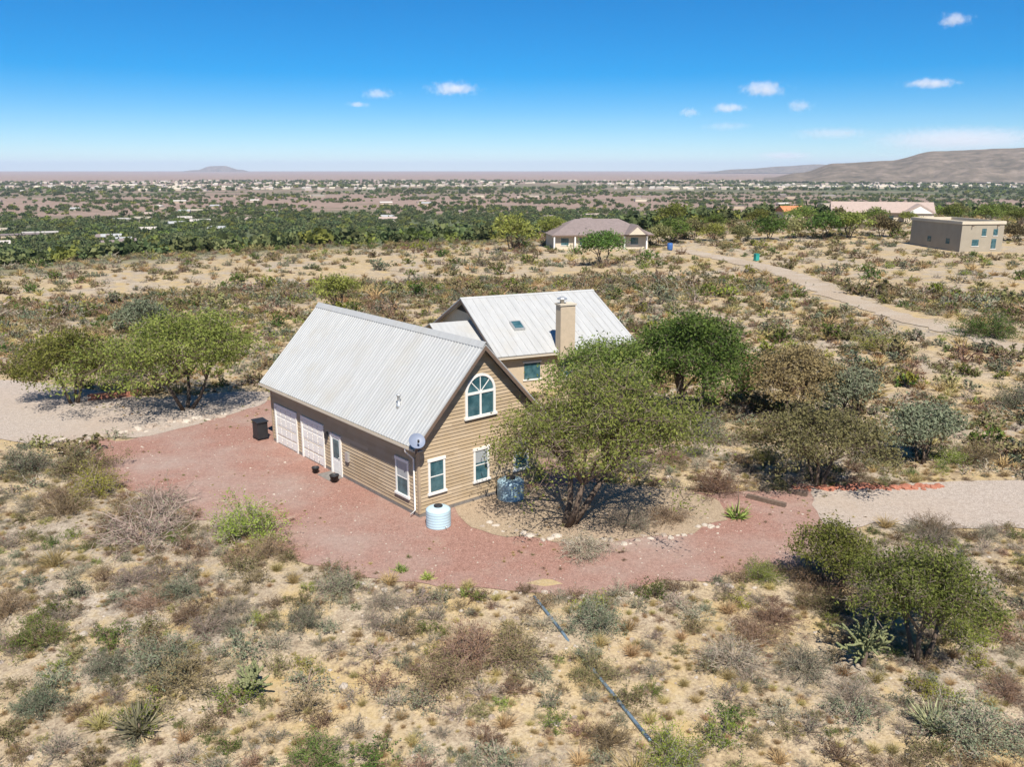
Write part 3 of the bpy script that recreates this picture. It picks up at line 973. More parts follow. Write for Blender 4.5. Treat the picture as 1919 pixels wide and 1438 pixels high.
def house_a():
    c = Vector((18.2, 187, 0)); z = hgt(c.x, c.y)
    h = empty('hip_roof_house', (c.x, c.y, z), R(8))
    tag(h, 'brown hip roofed house among trees where the dirt road begins', 'house')
    MB().box(-10, 10, -5.5, 5.5, -2, 2.9).build('wall', M['stucco_cream'], h)
    hip_roof(MB(), -11, 11, -6.5, 6.5, 2.91, 5.9, 6.2).build('roof', M['roof_brown'], h)
    MB().box(-11, 11, -6.55, -6.5, 2.6, 2.92).build('fascia', M['trim_brown'], h)
    MB().prism([(4.5, -7.5, 2.95), (9.5, -7.5, 2.95), (7, -7.5, 5.0)], (0, 5, 0)).build('porch_gable', M['roof_brown'], h)
    MB().prism([(5.2, -7.56, 2.95), (8.8, -7.56, 2.95), (7, -7.56, 4.5)], (0, 0.05, 0)).build('gable_face', M['stucco_cream'], h)
    for x in (-8, -4, 1, 7):
        w = MB().box(x - 0.8, x + 0.8, -5.56, -5.51, 0.8, 2.2).build('window', M['glass'], h)
        MB().box(x - 0.9, x + 0.9, -5.6, -5.505, 0.65, 0.79).build('sill', M['trim_white'], w)
    for x in (-10.4, -6, 4.6, 9.4):
        MB().box(x - 0.15, x + 0.15, -6.5, -6.2, -2, 2.6).build('post', M['trim_white'], h)
house_a()

def house_b():
    c = Vector((118, 285, 0)); z = hgt(c.x, c.y)
    h = empty('clay_roof_house', (c.x, c.y, z), R(-18))
    tag(h, 'pale house with long clay coloured roof behind the block shaped house', 'house')
    MB().box(-12, 17, -6, 6, -3, 3.2).build('wall', M['stucco_cream'], h)
    MB().prism([(-13, -7, 3.2), (-13, 7, 3.2), (-13, 0, 6.4)], (31, 0, 0)).build('roof', M['roof_clay'], h)
    MB().prism([(8, -10, 3.21), (18, -10, 3.21), (13, -10, 6.1)], (0, 9, 0)).build('gable_roof', M['roof_clay'], h)
    MB().box(8.8, 17.2, -9.6, -6.01, -3, 3.19).build('wing_wall', M['stucco_cream'], h)
    MB().prism([(9.2, -10.04, 3.2), (16.8, -10.04, 3.2), (13, -10.04, 5.4)], (0, 0.03, 0)).build('gable_face', M['trim_white'], h)
    for x in (-9, -4, 1, 5):
        MB().box(x - 1, x + 1, -6.06, -6.01, 0.9, 2.3).build('window', M['glass'], h)
house_b()

def house_c():
    c = Vector((92.0, 177.0, 0)); z = hgt(c.x, c.y)
    h = empty('block_house', (c.x, c.y, z), R(9))
    tag(h, 'flat roofed two storey stucco block house with parapet beside the dirt road', 'house')
    # near corner at the origin: the sunlit face runs along +x, the shaded one along +y
    MB().box(0, 9.6, 0, 17, -3, 5.6).build('wall', M['stucco_grey'], h)
    p = MB()
    p.box(-0.2, 9.8, -0.2, 0.15, 5.6, 6.2); p.box(-0.2, 9.8, 16.85, 17.2, 5.6, 6.2)
    p.box(-0.2, 0.15, 0.151, 16.849, 5.6, 6.2); p.box(9.45, 9.8, 0.151, 16.849, 5.6, 6.2)
    p.build('parapet', M['stucco_cream'], h)
    for x, z0, w_, hh in ((2.6, 1.2, 1.5, 1.3), (4.6, 3.2, 1.0, 1.5), (7.2, 3.3, 1.0, 1.3), (7.0, 0.6, 1.1, 2.0)):
        w = MB().box(x, x + w_, -0.05, -0.005, z0, z0 + hh).build('window', M['glass'], h)
        MB().box(x - 0.1, x + w_ + 0.1, -0.1, -0.004, z0 - 0.12, z0 - 0.01).build('sill', M['trim_white'], w)
    for y, z0 in ((4.0, 1.4), (10.2, 1.4)):
        MB().box(-0.05, -0.005, y - 0.6, y + 0.6, z0, z0 + 1.1).build('window', M['glass'], h)
    for x in (2.2, 8.0):
        MB().tube([(x, 0.1, 5.35), (x, -0.55, 5.3)], 0.1, 8).build('roof_spout', M['timber'], h)
house_c()

def house_d():
    c = Vector((96, 300, 0)); z = hgt(c.x, c.y)
    h = empty('tiled_cottage', (c.x, c.y, z), R(10))
    tag(h, 'small cottage with bright orange tiled roof behind the dirt road', 'house')
    MB().box(-3.6, 3.6, -3, 3, -2, 2.4).build('wall', M['stucco_cream'], h)
    MB().prism([(-4.1, -3.6, 2.4), (-4.1, 3.6, 2.4), (-4.1, 0, 4.2)], (8.2, 0, 0)).build('roof', M['roof_orange'], h)
    for x in (-1.8, 1.6):
        MB().box(x - 0.6, x + 0.6, -3.05, -3.005, 0.7, 1.8).build('window', M['glass'], h)
house_d()

# teal bin and blue barrel by the road
tb = empty('wheeled_bin', (45.4, 159.5, hgt(45.4, 159.5)), R(20))
tag(tb, 'teal wheeled bin standing alone beside the dirt road', 'bin')
MB().prism([(-0.38, -0.38, 0.12), (0.38, -0.38, 0.12), (0.38, 0.38, 0.12), (-0.38, 0.38, 0.12)], (0, 0, 1.2)).build('body', M['teal'], tb)
MB().box(-0.45, 0.45, -0.46, 0.45, 1.33, 1.42).build('lid', M['teal'], tb)
for x in (-0.33, 0.33):
    MB().tube([(x - 0.05, 0.4, 0.13), (x + 0.05, 0.4, 0.13)], 0.13, 12).build('wheel', M['black'], tb)
p = Vector((33, 180)); bb = empty('barrel', (p.x, p.y, hgt(p.x, p.y)))
tag(bb, 'blue plastic barrel at the end of the dirt road', 'barrel')
MB().lathe([(0.5, 0), (0.58, 0.3), (0.6, 0.9), (0.58, 1.3), (0.5, 1.5)], 18).build('body', M['blue'], bb, True)
MB().lathe([(0.5, 1.5), (0.5, 1.56), (0.1, 1.58)], 18).build('lid', M['blue'], bb, True)

# far houses down in the valley, each one placed for itself
def far_house_mesh(k):
    mb = MB()
    w, d, h = ((16, 9, 3.2), (22, 10, 3.4), (12, 8, 3.0), (30, 16, 5.0))[k]
    mb.box(-w / 2, w / 2, -d / 2, d / 2, -3, h, 0)
    if k == 3:
        mb.box(-w / 2 - 0.4, w / 2 + 0.4, -d / 2 - 0.4, d / 2 + 0.4, h, h + 0.6, 1)
    else:
        mb.prism([(-w / 2 - 0.8, -d / 2 - 0.8, h), (-w / 2 - 0.8, d / 2 + 0.8, h), (-w / 2 - 0.8, 0, h + 2.4)], (w + 1.6, 0, 0), 1)
    return mb
far_walls = [M['stucco_cream'], M['stucco_grey'], M['stucco_tan']]
far_roofs = [M['roof_far'], M['roof_clay'], M['roof_brown'], M['stucco_grey'], M['metal_roof']]
far_meshes = []
for k in range(4):
    for a in range(3):
        far_meshes.append(far_house_mesh(k).mesh('far_house', [far_walls[a % 3], far_roofs[(k + a * 2) % 5]]))
cnt = 0
tries = 0
while cnt < 80 and tries < 4000:
    tries += 1
    az = rng.uniform(-33, 33)
    r = 700 * (2300 / 700) ** rng.uniform(0, 1)
    if az > 12 and r < 900: continue
    x, y = r * math.sin(R(az)), r * math.cos(R(az))
    if mnoise.noise(Vector((x * 0.004, y * 0.004, 8))) < -0.05: continue
    o = bpy.data.objects.new('valley_house', far_meshes[int(rng.integers(0, len(far_meshes)))])
    o.location = (x, y, hgt(x, y))
    o.rotation_euler = (0, 0, rng.uniform(-0.6, 0.6))
    col.objects.link(o)
    side = 'left valley' if az < -12 else ('middle valley' if az < 10 else 'right valley')
    near = 'close below the hill' if r < 1100 else 'out towards the town'
    tag(o, 'small pale house among trees in the %s %s' % (side, near), 'house', 'scattered houses in the %s, %s' % (side, near))
    cnt += 1
# the town far off reads as one mass
mb = MB()
mats_t = [M['stucco_cream'], M['roof_far'], M['roof_clay'], M['roof_brown'], M['stucco_cream']]
for i in range(2000):
    az = rng.uniform(-50, 40)
    r = rng.uniform(2900, 5600) if rng.random() < 0.7 else rng.uniform(3000, 3700)
    x, y = r * math.sin(R(az)), r * math.cos(R(az))
    if mnoise.noise(Vector((x * 0.0012, y * 0.0025, 1.5))) < -0.12: continue
    w, d, h = rng.lognormal(2.7, 0.35), rng.uniform(8, 16), rng.uniform(3, 6)
    z = hgt(x, y)
    mi = int(rng.integers(0, 5))
    mb.box(x - w / 2, x + w / 2, y - d / 2, y + d / 2, z - 2, z + h, int(rng.choice([0, 4, 4, 1])))
    mb.prism([(x - w / 2 - 0.5, y - d / 2 - 0.5, z + h), (x - w / 2 - 0.5, y + d / 2 + 0.5, z + h), (x - w / 2 - 0.5, y, z + h + 2.5)], (w + 1, 0, 0), mi)
tag(mb.build('distant_town', mats_t), 'distant town of pale low houses strung along the far valley', 'town', kind='stuff')

# ------------------------------------------------------------------ things in the yard
def tank(loc, r, h, mat, label):
    e = empty('water_tank', loc)
    tag(e, label, 'tank')
    prof = [(r * 0.97, 0), (r, 0.03)]
    for i in range(1, 7):
        z = h * 0.82 * i / 6
        prof += [(r, z - 0.05), (r * 0.975, z - 0.02), (r, z + 0.01)]
    prof += [(r * 0.97, h * 0.88), (r * 0.8, h * 0.95), (r * 0.4, h), (r * 0.0, h * 1.01)]
    MB().lathe(prof, 36).build('body', mat, e, True)
    MB().lathe([(r * 0.36, h * 0.985), (r * 0.36, h * 1.06), (r * 0.32, h * 1.08), (0.02, h * 1.085)], 20).build('lid', M['black'], e, True)
    MB().tube([(r * 0.6, -r * 0.75, 0.15), (r * 0.68, -r * 0.9, 0.15), (r * 0.68, -r * 0.9, 0.02)], 0.03, 8).build('outlet_pipe', M['galv'], e, True)
tp = ray_ground(822, 986); tank((tp.x, tp.y, 0.02), 0.58, 0.95, M['tank'], 'squat pale blue water tank at the near corner of the barn house')
tp = ray_ground(957, 934); tank((tp.x, tp.y, 0.02), 0.68, 1.05, M['tank_shaded'], 'pale blue water tank, coloured darker for shade, against the gable wall under the tree')

def pot(x, y, r, label):
    e = empty('plant_pot', (x, y, 0.05)); tag(e, label, 'plant pot')
    MB().lathe([(r * 0.7, 0), (r, r * 1.4), (r * 1.06, r * 1.4), (r * 1.06, r * 1.6), (r * 0.92, r * 1.6), (r * 0.9, r * 1.3), (0.01, r * 1.3)], 20).build('body', M['black'], e, True)
q = hloc(-0.35, 9.25); pot(q.x, q.y, 0.2, 'dark plant pot beside the entry door, nearer the garage doors')
q = hloc(-0.25, 7.35); pot(q.x, q.y, 0.24, 'larger dark plant pot beside the entry door, nearer the satellite dish')
# black bin at the far corner of the long wall
q = hloc(0.0, RL + 0.4)
kb = empty('rubbish_bin', (q.x, q.y, 0.03), YAW); tag(kb, 'black rubbish bin at the far end of the garage wall', 'bin')
MB().prism([(-0.33, -0.35, 0.1), (0.33, -0.35, 0.1), (0.33, 0.35, 0.1), (-0.33, 0.35, 0.1)], (0, 0, 1.0)).build('body', M['black'], kb)
MB().prism([(-0.38, -0.42, 1.11), (0.38, -0.42, 1.11), (0.38, 0.4, 1.17), (-0.38, 0.4, 1.17)], (0, 0, 0.06)).build('lid', M['black'], kb)
for x in (-0.28, 0.28):
    MB().tube([(x - 0.04, 0.36, 0.11), (x + 0.04, 0.36, 0.11)], 0.11, 12).build('wheel', M['black'], kb)

# railway sleepers edging the tree bed
for i, (X0, Y0, X1, Y1) in enumerate(((1400, 934, 1472, 952), (1478, 924, 1512, 932))):
    a, b = ray_ground(X0, Y0), ray_ground(X1, Y1)
    d = (b - a); L = d.length
    e = MB().box(0, L, -0.11, 0.11, 0.0, 0.2).build('timber_sleeper', M['timber'])
    e.location = (a.x, a.y, 0.03)
    e.rotation_euler = (0, 0, math.atan2(d.y, d.x))
    tag(e, ('long dark timber sleeper lying beside the green agave' if i == 0 else 'short dark timber sleeper where the pale drive leaves the yard'), 'timber')

# weathered pipe lying down the slope
pts = []
for k in range(33):
    t = k / 32
    x, y = 0.85 + (4.15 - 0.85) * t, 30.1 + (22.2 - 30.1) * t
    pts.append((x, y, hgt(x, y) + 0.05 - 0.16 * math.exp(-((t - 0.40) / 0.07) ** 2)))
po = MB().tube(pts, 0.062, 10).build('drain_pipe', M['pipe'], None, True)
tag(po, 'blue grey drain pipe lying down the slope in front of the yard', 'pipe')

# low red brick edging near the spreading mesquite
be = empty('brick_edging', (0, 0, 0))
tag(be, 'low red brick edging left of the spreading mesquite trunk', 'wall')
a, b = ray_ground(165, 752), ray_ground(262, 742)
d = (b - a); L = d.length; d.normalize(); nn = Vector((-d.y, d.x, 0))
bmesh_ = None
for row in range(3):
    n_ = int(L / 0.42)
    for i in range(n_):
        off = 0.21 if row % 2 else 0.0
        if bmesh_ is None:
            bmesh_ = MB().box(0.006, 0.41, -0.12, 0.12, 0.005, 0.155).mesh('brick', M['brick'])
        o = bpy.data.objects.new('brick', bmesh_)
        pz = a + d * (i * 0.42 + off)
        o.location = (pz.x, pz.y, hgt(pz.x, pz.y) + row * 0.16)
        o.rotation_euler = (0, 0, math.atan2(d.y, d.x) + rng.uniform(-0.03, 0.03))
        o.parent = be
        col.objects.link(o)

# ------------------------------------------------------------------ plants
def unit(v):
    return v / np.maximum(1e-9, np.linalg.norm(v, axis=1, keepdims=True))

def rand_dirs(g, n):
    return unit(g.normal(size=(n, 3)))

def blades(g, P0, P1, w0, w1):
    d = unit(P1 - P0)
    s = unit(np.cross(d, rand_dirs(g, len(P0))))
    w0 = np.broadcast_to(w0, len(P0))[:, None] * 0.5
    w1 = np.broadcast_to(w1, len(P0))[:, None] * 0.5
    return np.stack([P0 - s * w0, P0 + s * w0, P1 + s * w1, P1 - s * w1], 1)

def leaves(g, P, size, asp=0.6, up=0.5):
    n = len(P)
    a = rand_dirs(g, n)
    nrm = unit(rand_dirs(g, n) + np.array([0, 0, up]))
    a = unit(np.cross(nrm, a))
    b = np.cross(nrm, a)
    s = (size * g.uniform(0.6, 1.4, n))[:, None]
    return np.stack([P - a * s, P + b * s * asp, P + a * s, P - b * s * asp], 1)

def quads_mesh(name, parts, mats):
    """parts: list of (quads (n,4,3), material index, tint array)"""
    Q = np.concatenate([p[0] for p in parts])
    mi = np.concatenate([np.full(len(p[0]), p[1]) for p in parts])
    tn = np.concatenate([p[2] for p in parts])
    V = Q.reshape(-1, 3)
    F = np.arange(len(V)).reshape(-1, 4)
    return np_mesh(name, V, F, mats, mi, tn)

def bush_mesh(name, seed, ntw, nsub, nlv, lsize, twig, leaf, flat=0.8, tw=0.014, spread=1.0):
    """unit bush: radius about 1, height about flat"""
    g = np.random.default_rng(seed)
    d = rand_dirs(g, ntw)
    d[:, 2] = np.abs(d[:, 2]) * 0.9 + 0.12
    d = unit(d)
    ln = g.uniform(0.65, 1.08, ntw)[:, None]
    lob = 1 + 0.22 * np.sin(np.arctan2(d[:, 1], d[:, 0]) * 3 + seed)[:, None]
    base = np.concatenate([g.normal(0, 0.10 * spread, (ntw, 2)), np.zeros((ntw, 1)) - 0.03], 1)
    tip = base + d * ln * lob * np.array([1, 1, flat])
    mid = base + (tip - base) * 0.5 + g.normal(0, 0.05, (ntw, 3)) + np.array([0, 0, 0.05])
    parts = [(blades(g, base, mid, tw * 1.8, tw * 1.3), 0, g.uniform(0, 0.7, ntw)), (blades(g, mid, tip, tw * 1.3, tw * 0.6), 0, g.uniform(0.1, 0.9, ntw))]
    k = g.integers(0, ntw, nsub)
    t = g.uniform(0.35, 1.0, nsub)[:, None]
    s0 = np.where(t < 0.5, base[k] + (mid[k] - base[k]) * t * 2, mid[k] + (tip[k] - mid[k]) * (t * 2 - 1))
    s1 = s0 + unit(d[k] * 0.8 + rand_dirs(g, nsub)) * g.uniform(0.12, 0.32, nsub)[:, None] * np.array([1, 1, flat])
    s1[:, 2] = np.maximum(s1[:, 2], 0.01)
    parts.append((blades(g, s0, s1, tw, tw * 0.5), 0, g.uniform(0, 1, nsub)))
    if nlv:
        k2 = g.integers(0, nsub, nlv)
        u = g.uniform(0.3, 1.1, nlv)[:, None]
        P = s0[k2] + (s1[k2] - s0[k2]) * u + g.normal(0, 0.035, (nlv, 3))
        P[:, 2] = np.maximum(P[:, 2], 0.0)
        cl = g.uniform(0, 1, ntw)[k[k2]]
        parts.append((leaves(g, P, lsize), 1, np.clip(cl * 0.6 + g.uniform(0, 0.4, nlv), 0, 1)))
    return quads_mesh(name, parts, [M[twig], M[leaf]])

def tuft_mesh(name, seed, n, mat, h=1.0, lean=0.7, w=0.02, stiff=False):
    g = np.random.default_rng(seed)
    d = rand_dirs(g, n)
    d[:, 2] = np.abs(d[:, 2]) * 0.8 + (0.25 if stiff else 0.5)
    d = unit(d * np.array([lean, lean, 1]))
    ln = g.uniform(0.6, 1.05, n)[:, None] * h
    b = np.concatenate([g.normal(0, 0.07, (n, 2)), np.zeros((n, 1))], 1)
    m_ = b + d * ln * 0.55
    t_ = b + d * ln + np.array([0, 0, 0.04 if stiff else -0.14]) * ln
    return quads_mesh(name, [(blades(g, b, m_, w, w * 1.1), 0, g.uniform(0, 1, n)), (blades(g, m_, t_, w * 1.1, w * 0.15), 0, g.uniform(0, 1, n))], [M[mat]])

KIND = {
    # kind: (object name, adjective phrase, category, mesh builder args)
    'grey': ('dry_shrub', dict(ntw=60, nsub=420, nlv=260, lsize=0.030, twig='twig_grey', leaf='leaf_dusty', flat=0.75)),
    'brown': ('brown_shrub', dict(ntw=50, nsub=340, nlv=520, lsize=0.032, twig='twig_brown', leaf='leaf_brown', flat=0.8)),
    'olive': ('olive_shrub', dict(ntw=40, nsub=260, nlv=1000, lsize=0.034, twig='twig_brown', leaf='leaf_olive', flat=0.8)),
    'dusty': ('dusty_shrub', dict(ntw=40, nsub=260, nlv=1000, lsize=0.036, twig='twig_grey', leaf='leaf_dusty', flat=0.85)),
    'green': ('green_shrub', dict(ntw=40, nsub=280, nlv=1300, lsize=0.036, twig='twig_brown', leaf='leaf_green', flat=0.95)),
    'lime': ('yellow_green_shrub', dict(ntw=40, nsub=280, nlv=1100, lsize=0.036, twig='twig_grey', leaf='leaf_lime', flat=0.9)),
}
NEAR, FAR, BIG = {}, {}, {}
for i, (k, (nm, a)) in enumerate(KIND.items()):
    NEAR[k] = [bush_mesh(nm, 100 * i + s, **a) for s in range(4)]
    c_ = dict(a); c_['ntw'] = a['ntw'] * 2; c_['nsub'] = a['nsub'] * 3; c_['nlv'] = a['nlv'] * 5; c_['lsize'] = a['lsize'] * 0.55; c_['tw'] = 0.009
    BIG[k] = [bush_mesh(nm + '_big', 500 + 100 * i + s, **c_) for s in range(2)]
    b_ = dict(a); b_['ntw'] = 16; b_['nsub'] = 90; b_['nlv'] = max(60, a['nlv'] // 4); b_['lsize'] = a['lsize'] * 2.1; b_['tw'] = 0.035
    FAR[k] = [bush_mesh(nm + '_far', 900 + 100 * i + s, **b_) for s in range(2)]
NEAR['straw'] = [tuft_mesh('straw_tuft', 40 + s, 150, 'leaf_straw', 1.0, 0.9, 0.018) for s in range(3)]
FAR['straw'] = [tuft_mesh('straw_tuft_far', 50 + s, 45, 'leaf_straw', 1.0, 0.9, 0.05) for s in range(2)]
KIND['straw'] = ('straw_tuft', None)

TREES_AT = []
H1 = [tuple(hloc(x, y).xy) for x, y in ((-0.6, -0.6), (RW + 0.6, -0.6), (RW + 0.6, RL + 0.6), (-0.6, RL + 0.6))]
def w2(x, y):
    c, s = math.cos(YAW2), math.sin(YAW2)
    return (A2.x + x * c - y * s, A2.y + x * s + y * c)
H2 = [w2(-4, -SP - 0.6), w2(RL2 + 1, -SP - 0.6), w2(RL2 + 1, SP + 0.6), w2(-4, SP + 0.6)]
def blocked(x, y, m=0.0):
    if in_poly(x, y, H1) or in_poly(x, y, H2) or in_poly(x, y, PAD) or in_poly(x, y, DRIVE_L) or in_poly(x, y, DRIVE_R):
        return True
    if 25 < x < 75 and 45 < y < 190 and road_d(x, y) < 3.2:
        return True
    for c, w in (((18.2, 187), 11), ((98, 186), 14), ((118, 285), 17), ((45.4, 159.5), 1.0)):
        if math.hypot(x - c[0], y - c[1]) < w:
            return True
    return False

TXT = {
    'grey': 'dry grey twiggy shrub', 'brown': 'reddish brown leafless looking shrub', 'olive': 'olive brown shrub', 'dusty': 'dusty grey green shrub',
    'green': 'fresh green shrub', 'lime': 'yellow green shrub', 'straw': 'dry straw coloured grass tuft'}
def put_bush(kind, x, y, r, zs=1.0, label=None, group=None, seed=None):
    ms = BIG[kind] if (r > 0.95 and kind in BIG) else NEAR[kind]
    o = bpy.data.objects.new(KIND[kind][0], ms[int(rng.integers(0, len(ms)))])
    o.location = (x, y, hgt(x, y) - 0.02)
    o.rotation_euler = (0, 0, rng.uniform(0, 6.28))
    o.scale = (r * rng.uniform(0.9, 1.1), r * rng.uniform(0.9, 1.1), r * zs)
    col.objects.link(o)
    tag(o, label, 'grass' if kind == 'straw' else 'shrub', group)
    return o

def put_px(kind, X, Y, wpx, label, zs=1.0):
    p = ray_ground(X, Y)
    dep = (p - Vector((0, 0, CAM_H))).length
    put_bush(kind, p.x, p.y, wpx * 0.5 / FPX * dep, zs, label)
    TREES_AT.append((p.x, p.y, wpx * 0.4 / FPX * dep))

put_px('lime', 470, 1004, 180, 'large yellow green shrub growing on the gravel yard in front of the garage wall', 0.9)
put_px('olive', 155, 885, 130, 'rounded yellow olive shrub at the left tip of the gravel yard', 0.9)
put_px('dusty', 45, 885, 120, 'grey green shrub left of the gravel yard near the pale drive', 0.9)
put_px('lime', 268, 1352, 90, 'small bright yellow green shrub beside the big spiky yucca on the lower left', 1.1)
put_px('lime', 440, 1318, 90, 'bright yellow green shrub on the lower slope right of the spiky yucca', 1.0)
put_px('dusty', 305, 1250, 150, 'broad grey green shrub above the spiky yucca on the lower left', 0.9)
put_px('dusty', 462, 1228, 90, 'upright grey green shrub on the lower slope below the yellow green yard shrub', 1.3)
put_px('green', 70, 1205, 110, 'green shrub at the left edge of the lower slope', 0.8)
put_px('brown', 880, 1235, 150, 'tall reddish brown shrub below the yard gravel, left of the drain pipe', 1.2)
put_px('green', 590, 1436, 130, 'low green shrub at the bottom of the slope, left of the drain pipe', 0.8)
put_px('green', 700, 1432, 110, 'green shrub at the bottom of the slope next to another green shrub', 0.8)
put_px('dusty', 930, 1436, 110, 'grey green shrub at the bottom of the slope below the reddish brown shrub', 0.8)
put_px('lime', 1250, 1432, 140, 'yellow green shrub at the bottom of the slope, just below the drain pipe', 1.1)
put_px('dusty', 1825, 1385, 170, 'broad grey green shrub at the lower right behind the dry yucca', 0.9)
put_px('lime', 1815, 1200, 110, 'yellow green shrub beside the palo verde on the right', 1.4)
put_px('grey', 1630, 1075, 190, 'wide grey twiggy shrub at the yard edge left of the palo verde', 0.8)
put_px('grey', 270, 1010, 190, 'big grey twiggy shrub on the bank below the left part of the yard', 0.9)
put_px('brown', 340, 1285, 190, 'spreading brown shrub above the small yellow green shrub', 0.7)
put_px('grey', 1370, 1240, 160, 'wide grey brown shrub on the slope right of the drain pipe', 0.8)
put_px('olive', 1110, 1270, 110, 'olive shrub half covering the middle of the drain pipe', 0.9)
put_px('lime', 1640, 655, 85, 'yellow green shrub beside the dirt road behind the yard trees', 0.8)
put_px('green', 1850, 630, 110, 'green shrub on the slope right of the dirt road', 0.8)
put_px('brown', 1825, 868, 90, 'reddish brown shrub above the pale drive on the right', 1.1)
put_px('dusty', 1905, 765, 90, 'dark grey green shrub at the right edge above the pale drive', 1.2)
put_px('lime', 985, 900, 90, 'fresh light green shrub against the right half of the gable', 1.4)
put_px('grey', 1180, 985, 120, 'grey shrub under the tree in front of the gable', 0.8)
put_px('grey', 1100, 1035, 130, 'bare twiggy shrub at the near edge of the yard tree bed', 0.7)
put_px('brown', 1250, 975, 110, 'low brown shrub right of the yard tree', 0.6)

# scattered shrubs: the near ones one by one, the rest as ground cover
LAND = []
for X_, Y_, t_ in ((262, 1372, 'around the spiky yucca'), (20, 1300, 'at the left edge, level with the yucca'), (40, 1050, 'on the left slope below the yard'), (262, 1010, 'on the bank below the garage yard'),
                   (500, 1180, 'mid slope below the yellow green yard shrub'), (560, 1400, 'at the bottom left of the slope'), (740, 1160, 'just below the four green sotols'), (820, 1380, 'at the bottom below the brown shrub'),
                   (1040, 1160, 'beside the upper drain pipe'), (1190, 1370, 'beside the lower drain pipe'), (1330, 1180, 'between the drain pipe and the cholla'), (1430, 1380, 'at the bottom right of the pipe'),
                   (1618, 1250, 'around the tall cholla'), (1748, 1366, 'around the straw coloured yucca'), (1890, 1230, 'at the right edge below the drive'), (1860, 1050, 'below the pale drive on the right'),
                   (1850, 860, 'above the pale drive on the right'), (1620, 850, 'among the thorn trees'), (1400, 830, 'behind the yard tree'), (1200, 850, 'beside the barn house gable'),
                   (60, 900, 'left of the yard below the drive'), (40, 690, 'beyond the pale drive'), (400, 690, 'behind the spreading mesquite'), (1750, 720, 'on the hill right of the ranch house')):
    q_ = ray_ground(X_, Y_)
    LAND.append((q_.x, q_.y, t_))
stuff_pts = []
occupied = []
def too_close(x, y, r):
    for ox, oy, orr in occupied:
        if (x - ox) ** 2 + (y - oy) ** 2 < (0.50 * (r + orr)) ** 2:
            return True
    return False
occupied += [(a, b, c) for a, b, c in TREES_AT]
def pick_kind(x, y):
    n = mnoise.noise(Vector((x * 0.06, y * 0.06, 4.0)))
    u = rng.random()
    w = {'grey': 0.33, 'brown': 0.22, 'olive': 0.14 + 0.1 * max(0, n), 'dusty': 0.11 + 0.1 * max(0, -n), 'straw': 0.15, 'lime': 0.06, 'green': 0.04}
    if 0.5 < x < 8 and 19 < y < 30:
        w['straw'] += 0.45; w['olive'] += 0.1
    t = sum(w.values())
    for k, v in w.items():
        u -= v / t
        if u <= 0:
            return k
    return 'grey'
n_near = 0
cand = []
near_count = {}
for i in range(14000):
    az = rng.uniform(-37, 37)
    r = math.sqrt(rng.uniform(17.0 ** 2, 52.0 ** 2))
    x, y = r * math.sin(R(az)), r * math.cos(R(az))
    if blocked(x, y): continue
    if mnoise.noise(Vector((x * 0.22, y * 0.22, 21.0))) + 0.5 * mnoise.noise(Vector((x * 0.6, y * 0.6, 3.0))) < rng.uniform(-0.75, 0.12): continue
    k = pick_kind(x, y)
    rad = {'grey': 0.72, 'brown': 0.68, 'olive': 0.62, 'dusty': 0.66, 'straw': 0.45, 'lime': 0.5, 'green': 0.58}[k] * rng.lognormal(-0.05, 0.5)
    if too_close(x, y, rad): continue
    occupied.append((x, y, rad))
    lm_ = min(LAND, key=lambda q: (q[0] - x) ** 2 + (q[1] - y) ** 2)[2]
    sz = 'small' if rad < 0.5 else ('large' if rad > 0.85 else 'medium')
    zone = 'on the slope below the yard' if y < 33 else ('on the ground left of the yard' if x < -10 else ('on the ground right of the yard' if x > 12 else 'around the yard'))
    cand.append((r, k, x, y, rad, '%s %s %s' % (sz, TXT[k], lm_), '%s %ss %s' % (sz, TXT[k], lm_)))
    n_near += 1
    if n_near >= 1250: break
left_over = []
cand.sort()
for r, k, x, y, rad, lab, grp in cand:
    if near_count.get(k, 0) >= 270:
        left_over.append((k, x, y, rad))
        continue
    near_count[k] = near_count.get(k, 0) + 1
    put_bush(k, x, y, rad, rng.uniform(0.75, 1.15), lab, grp)

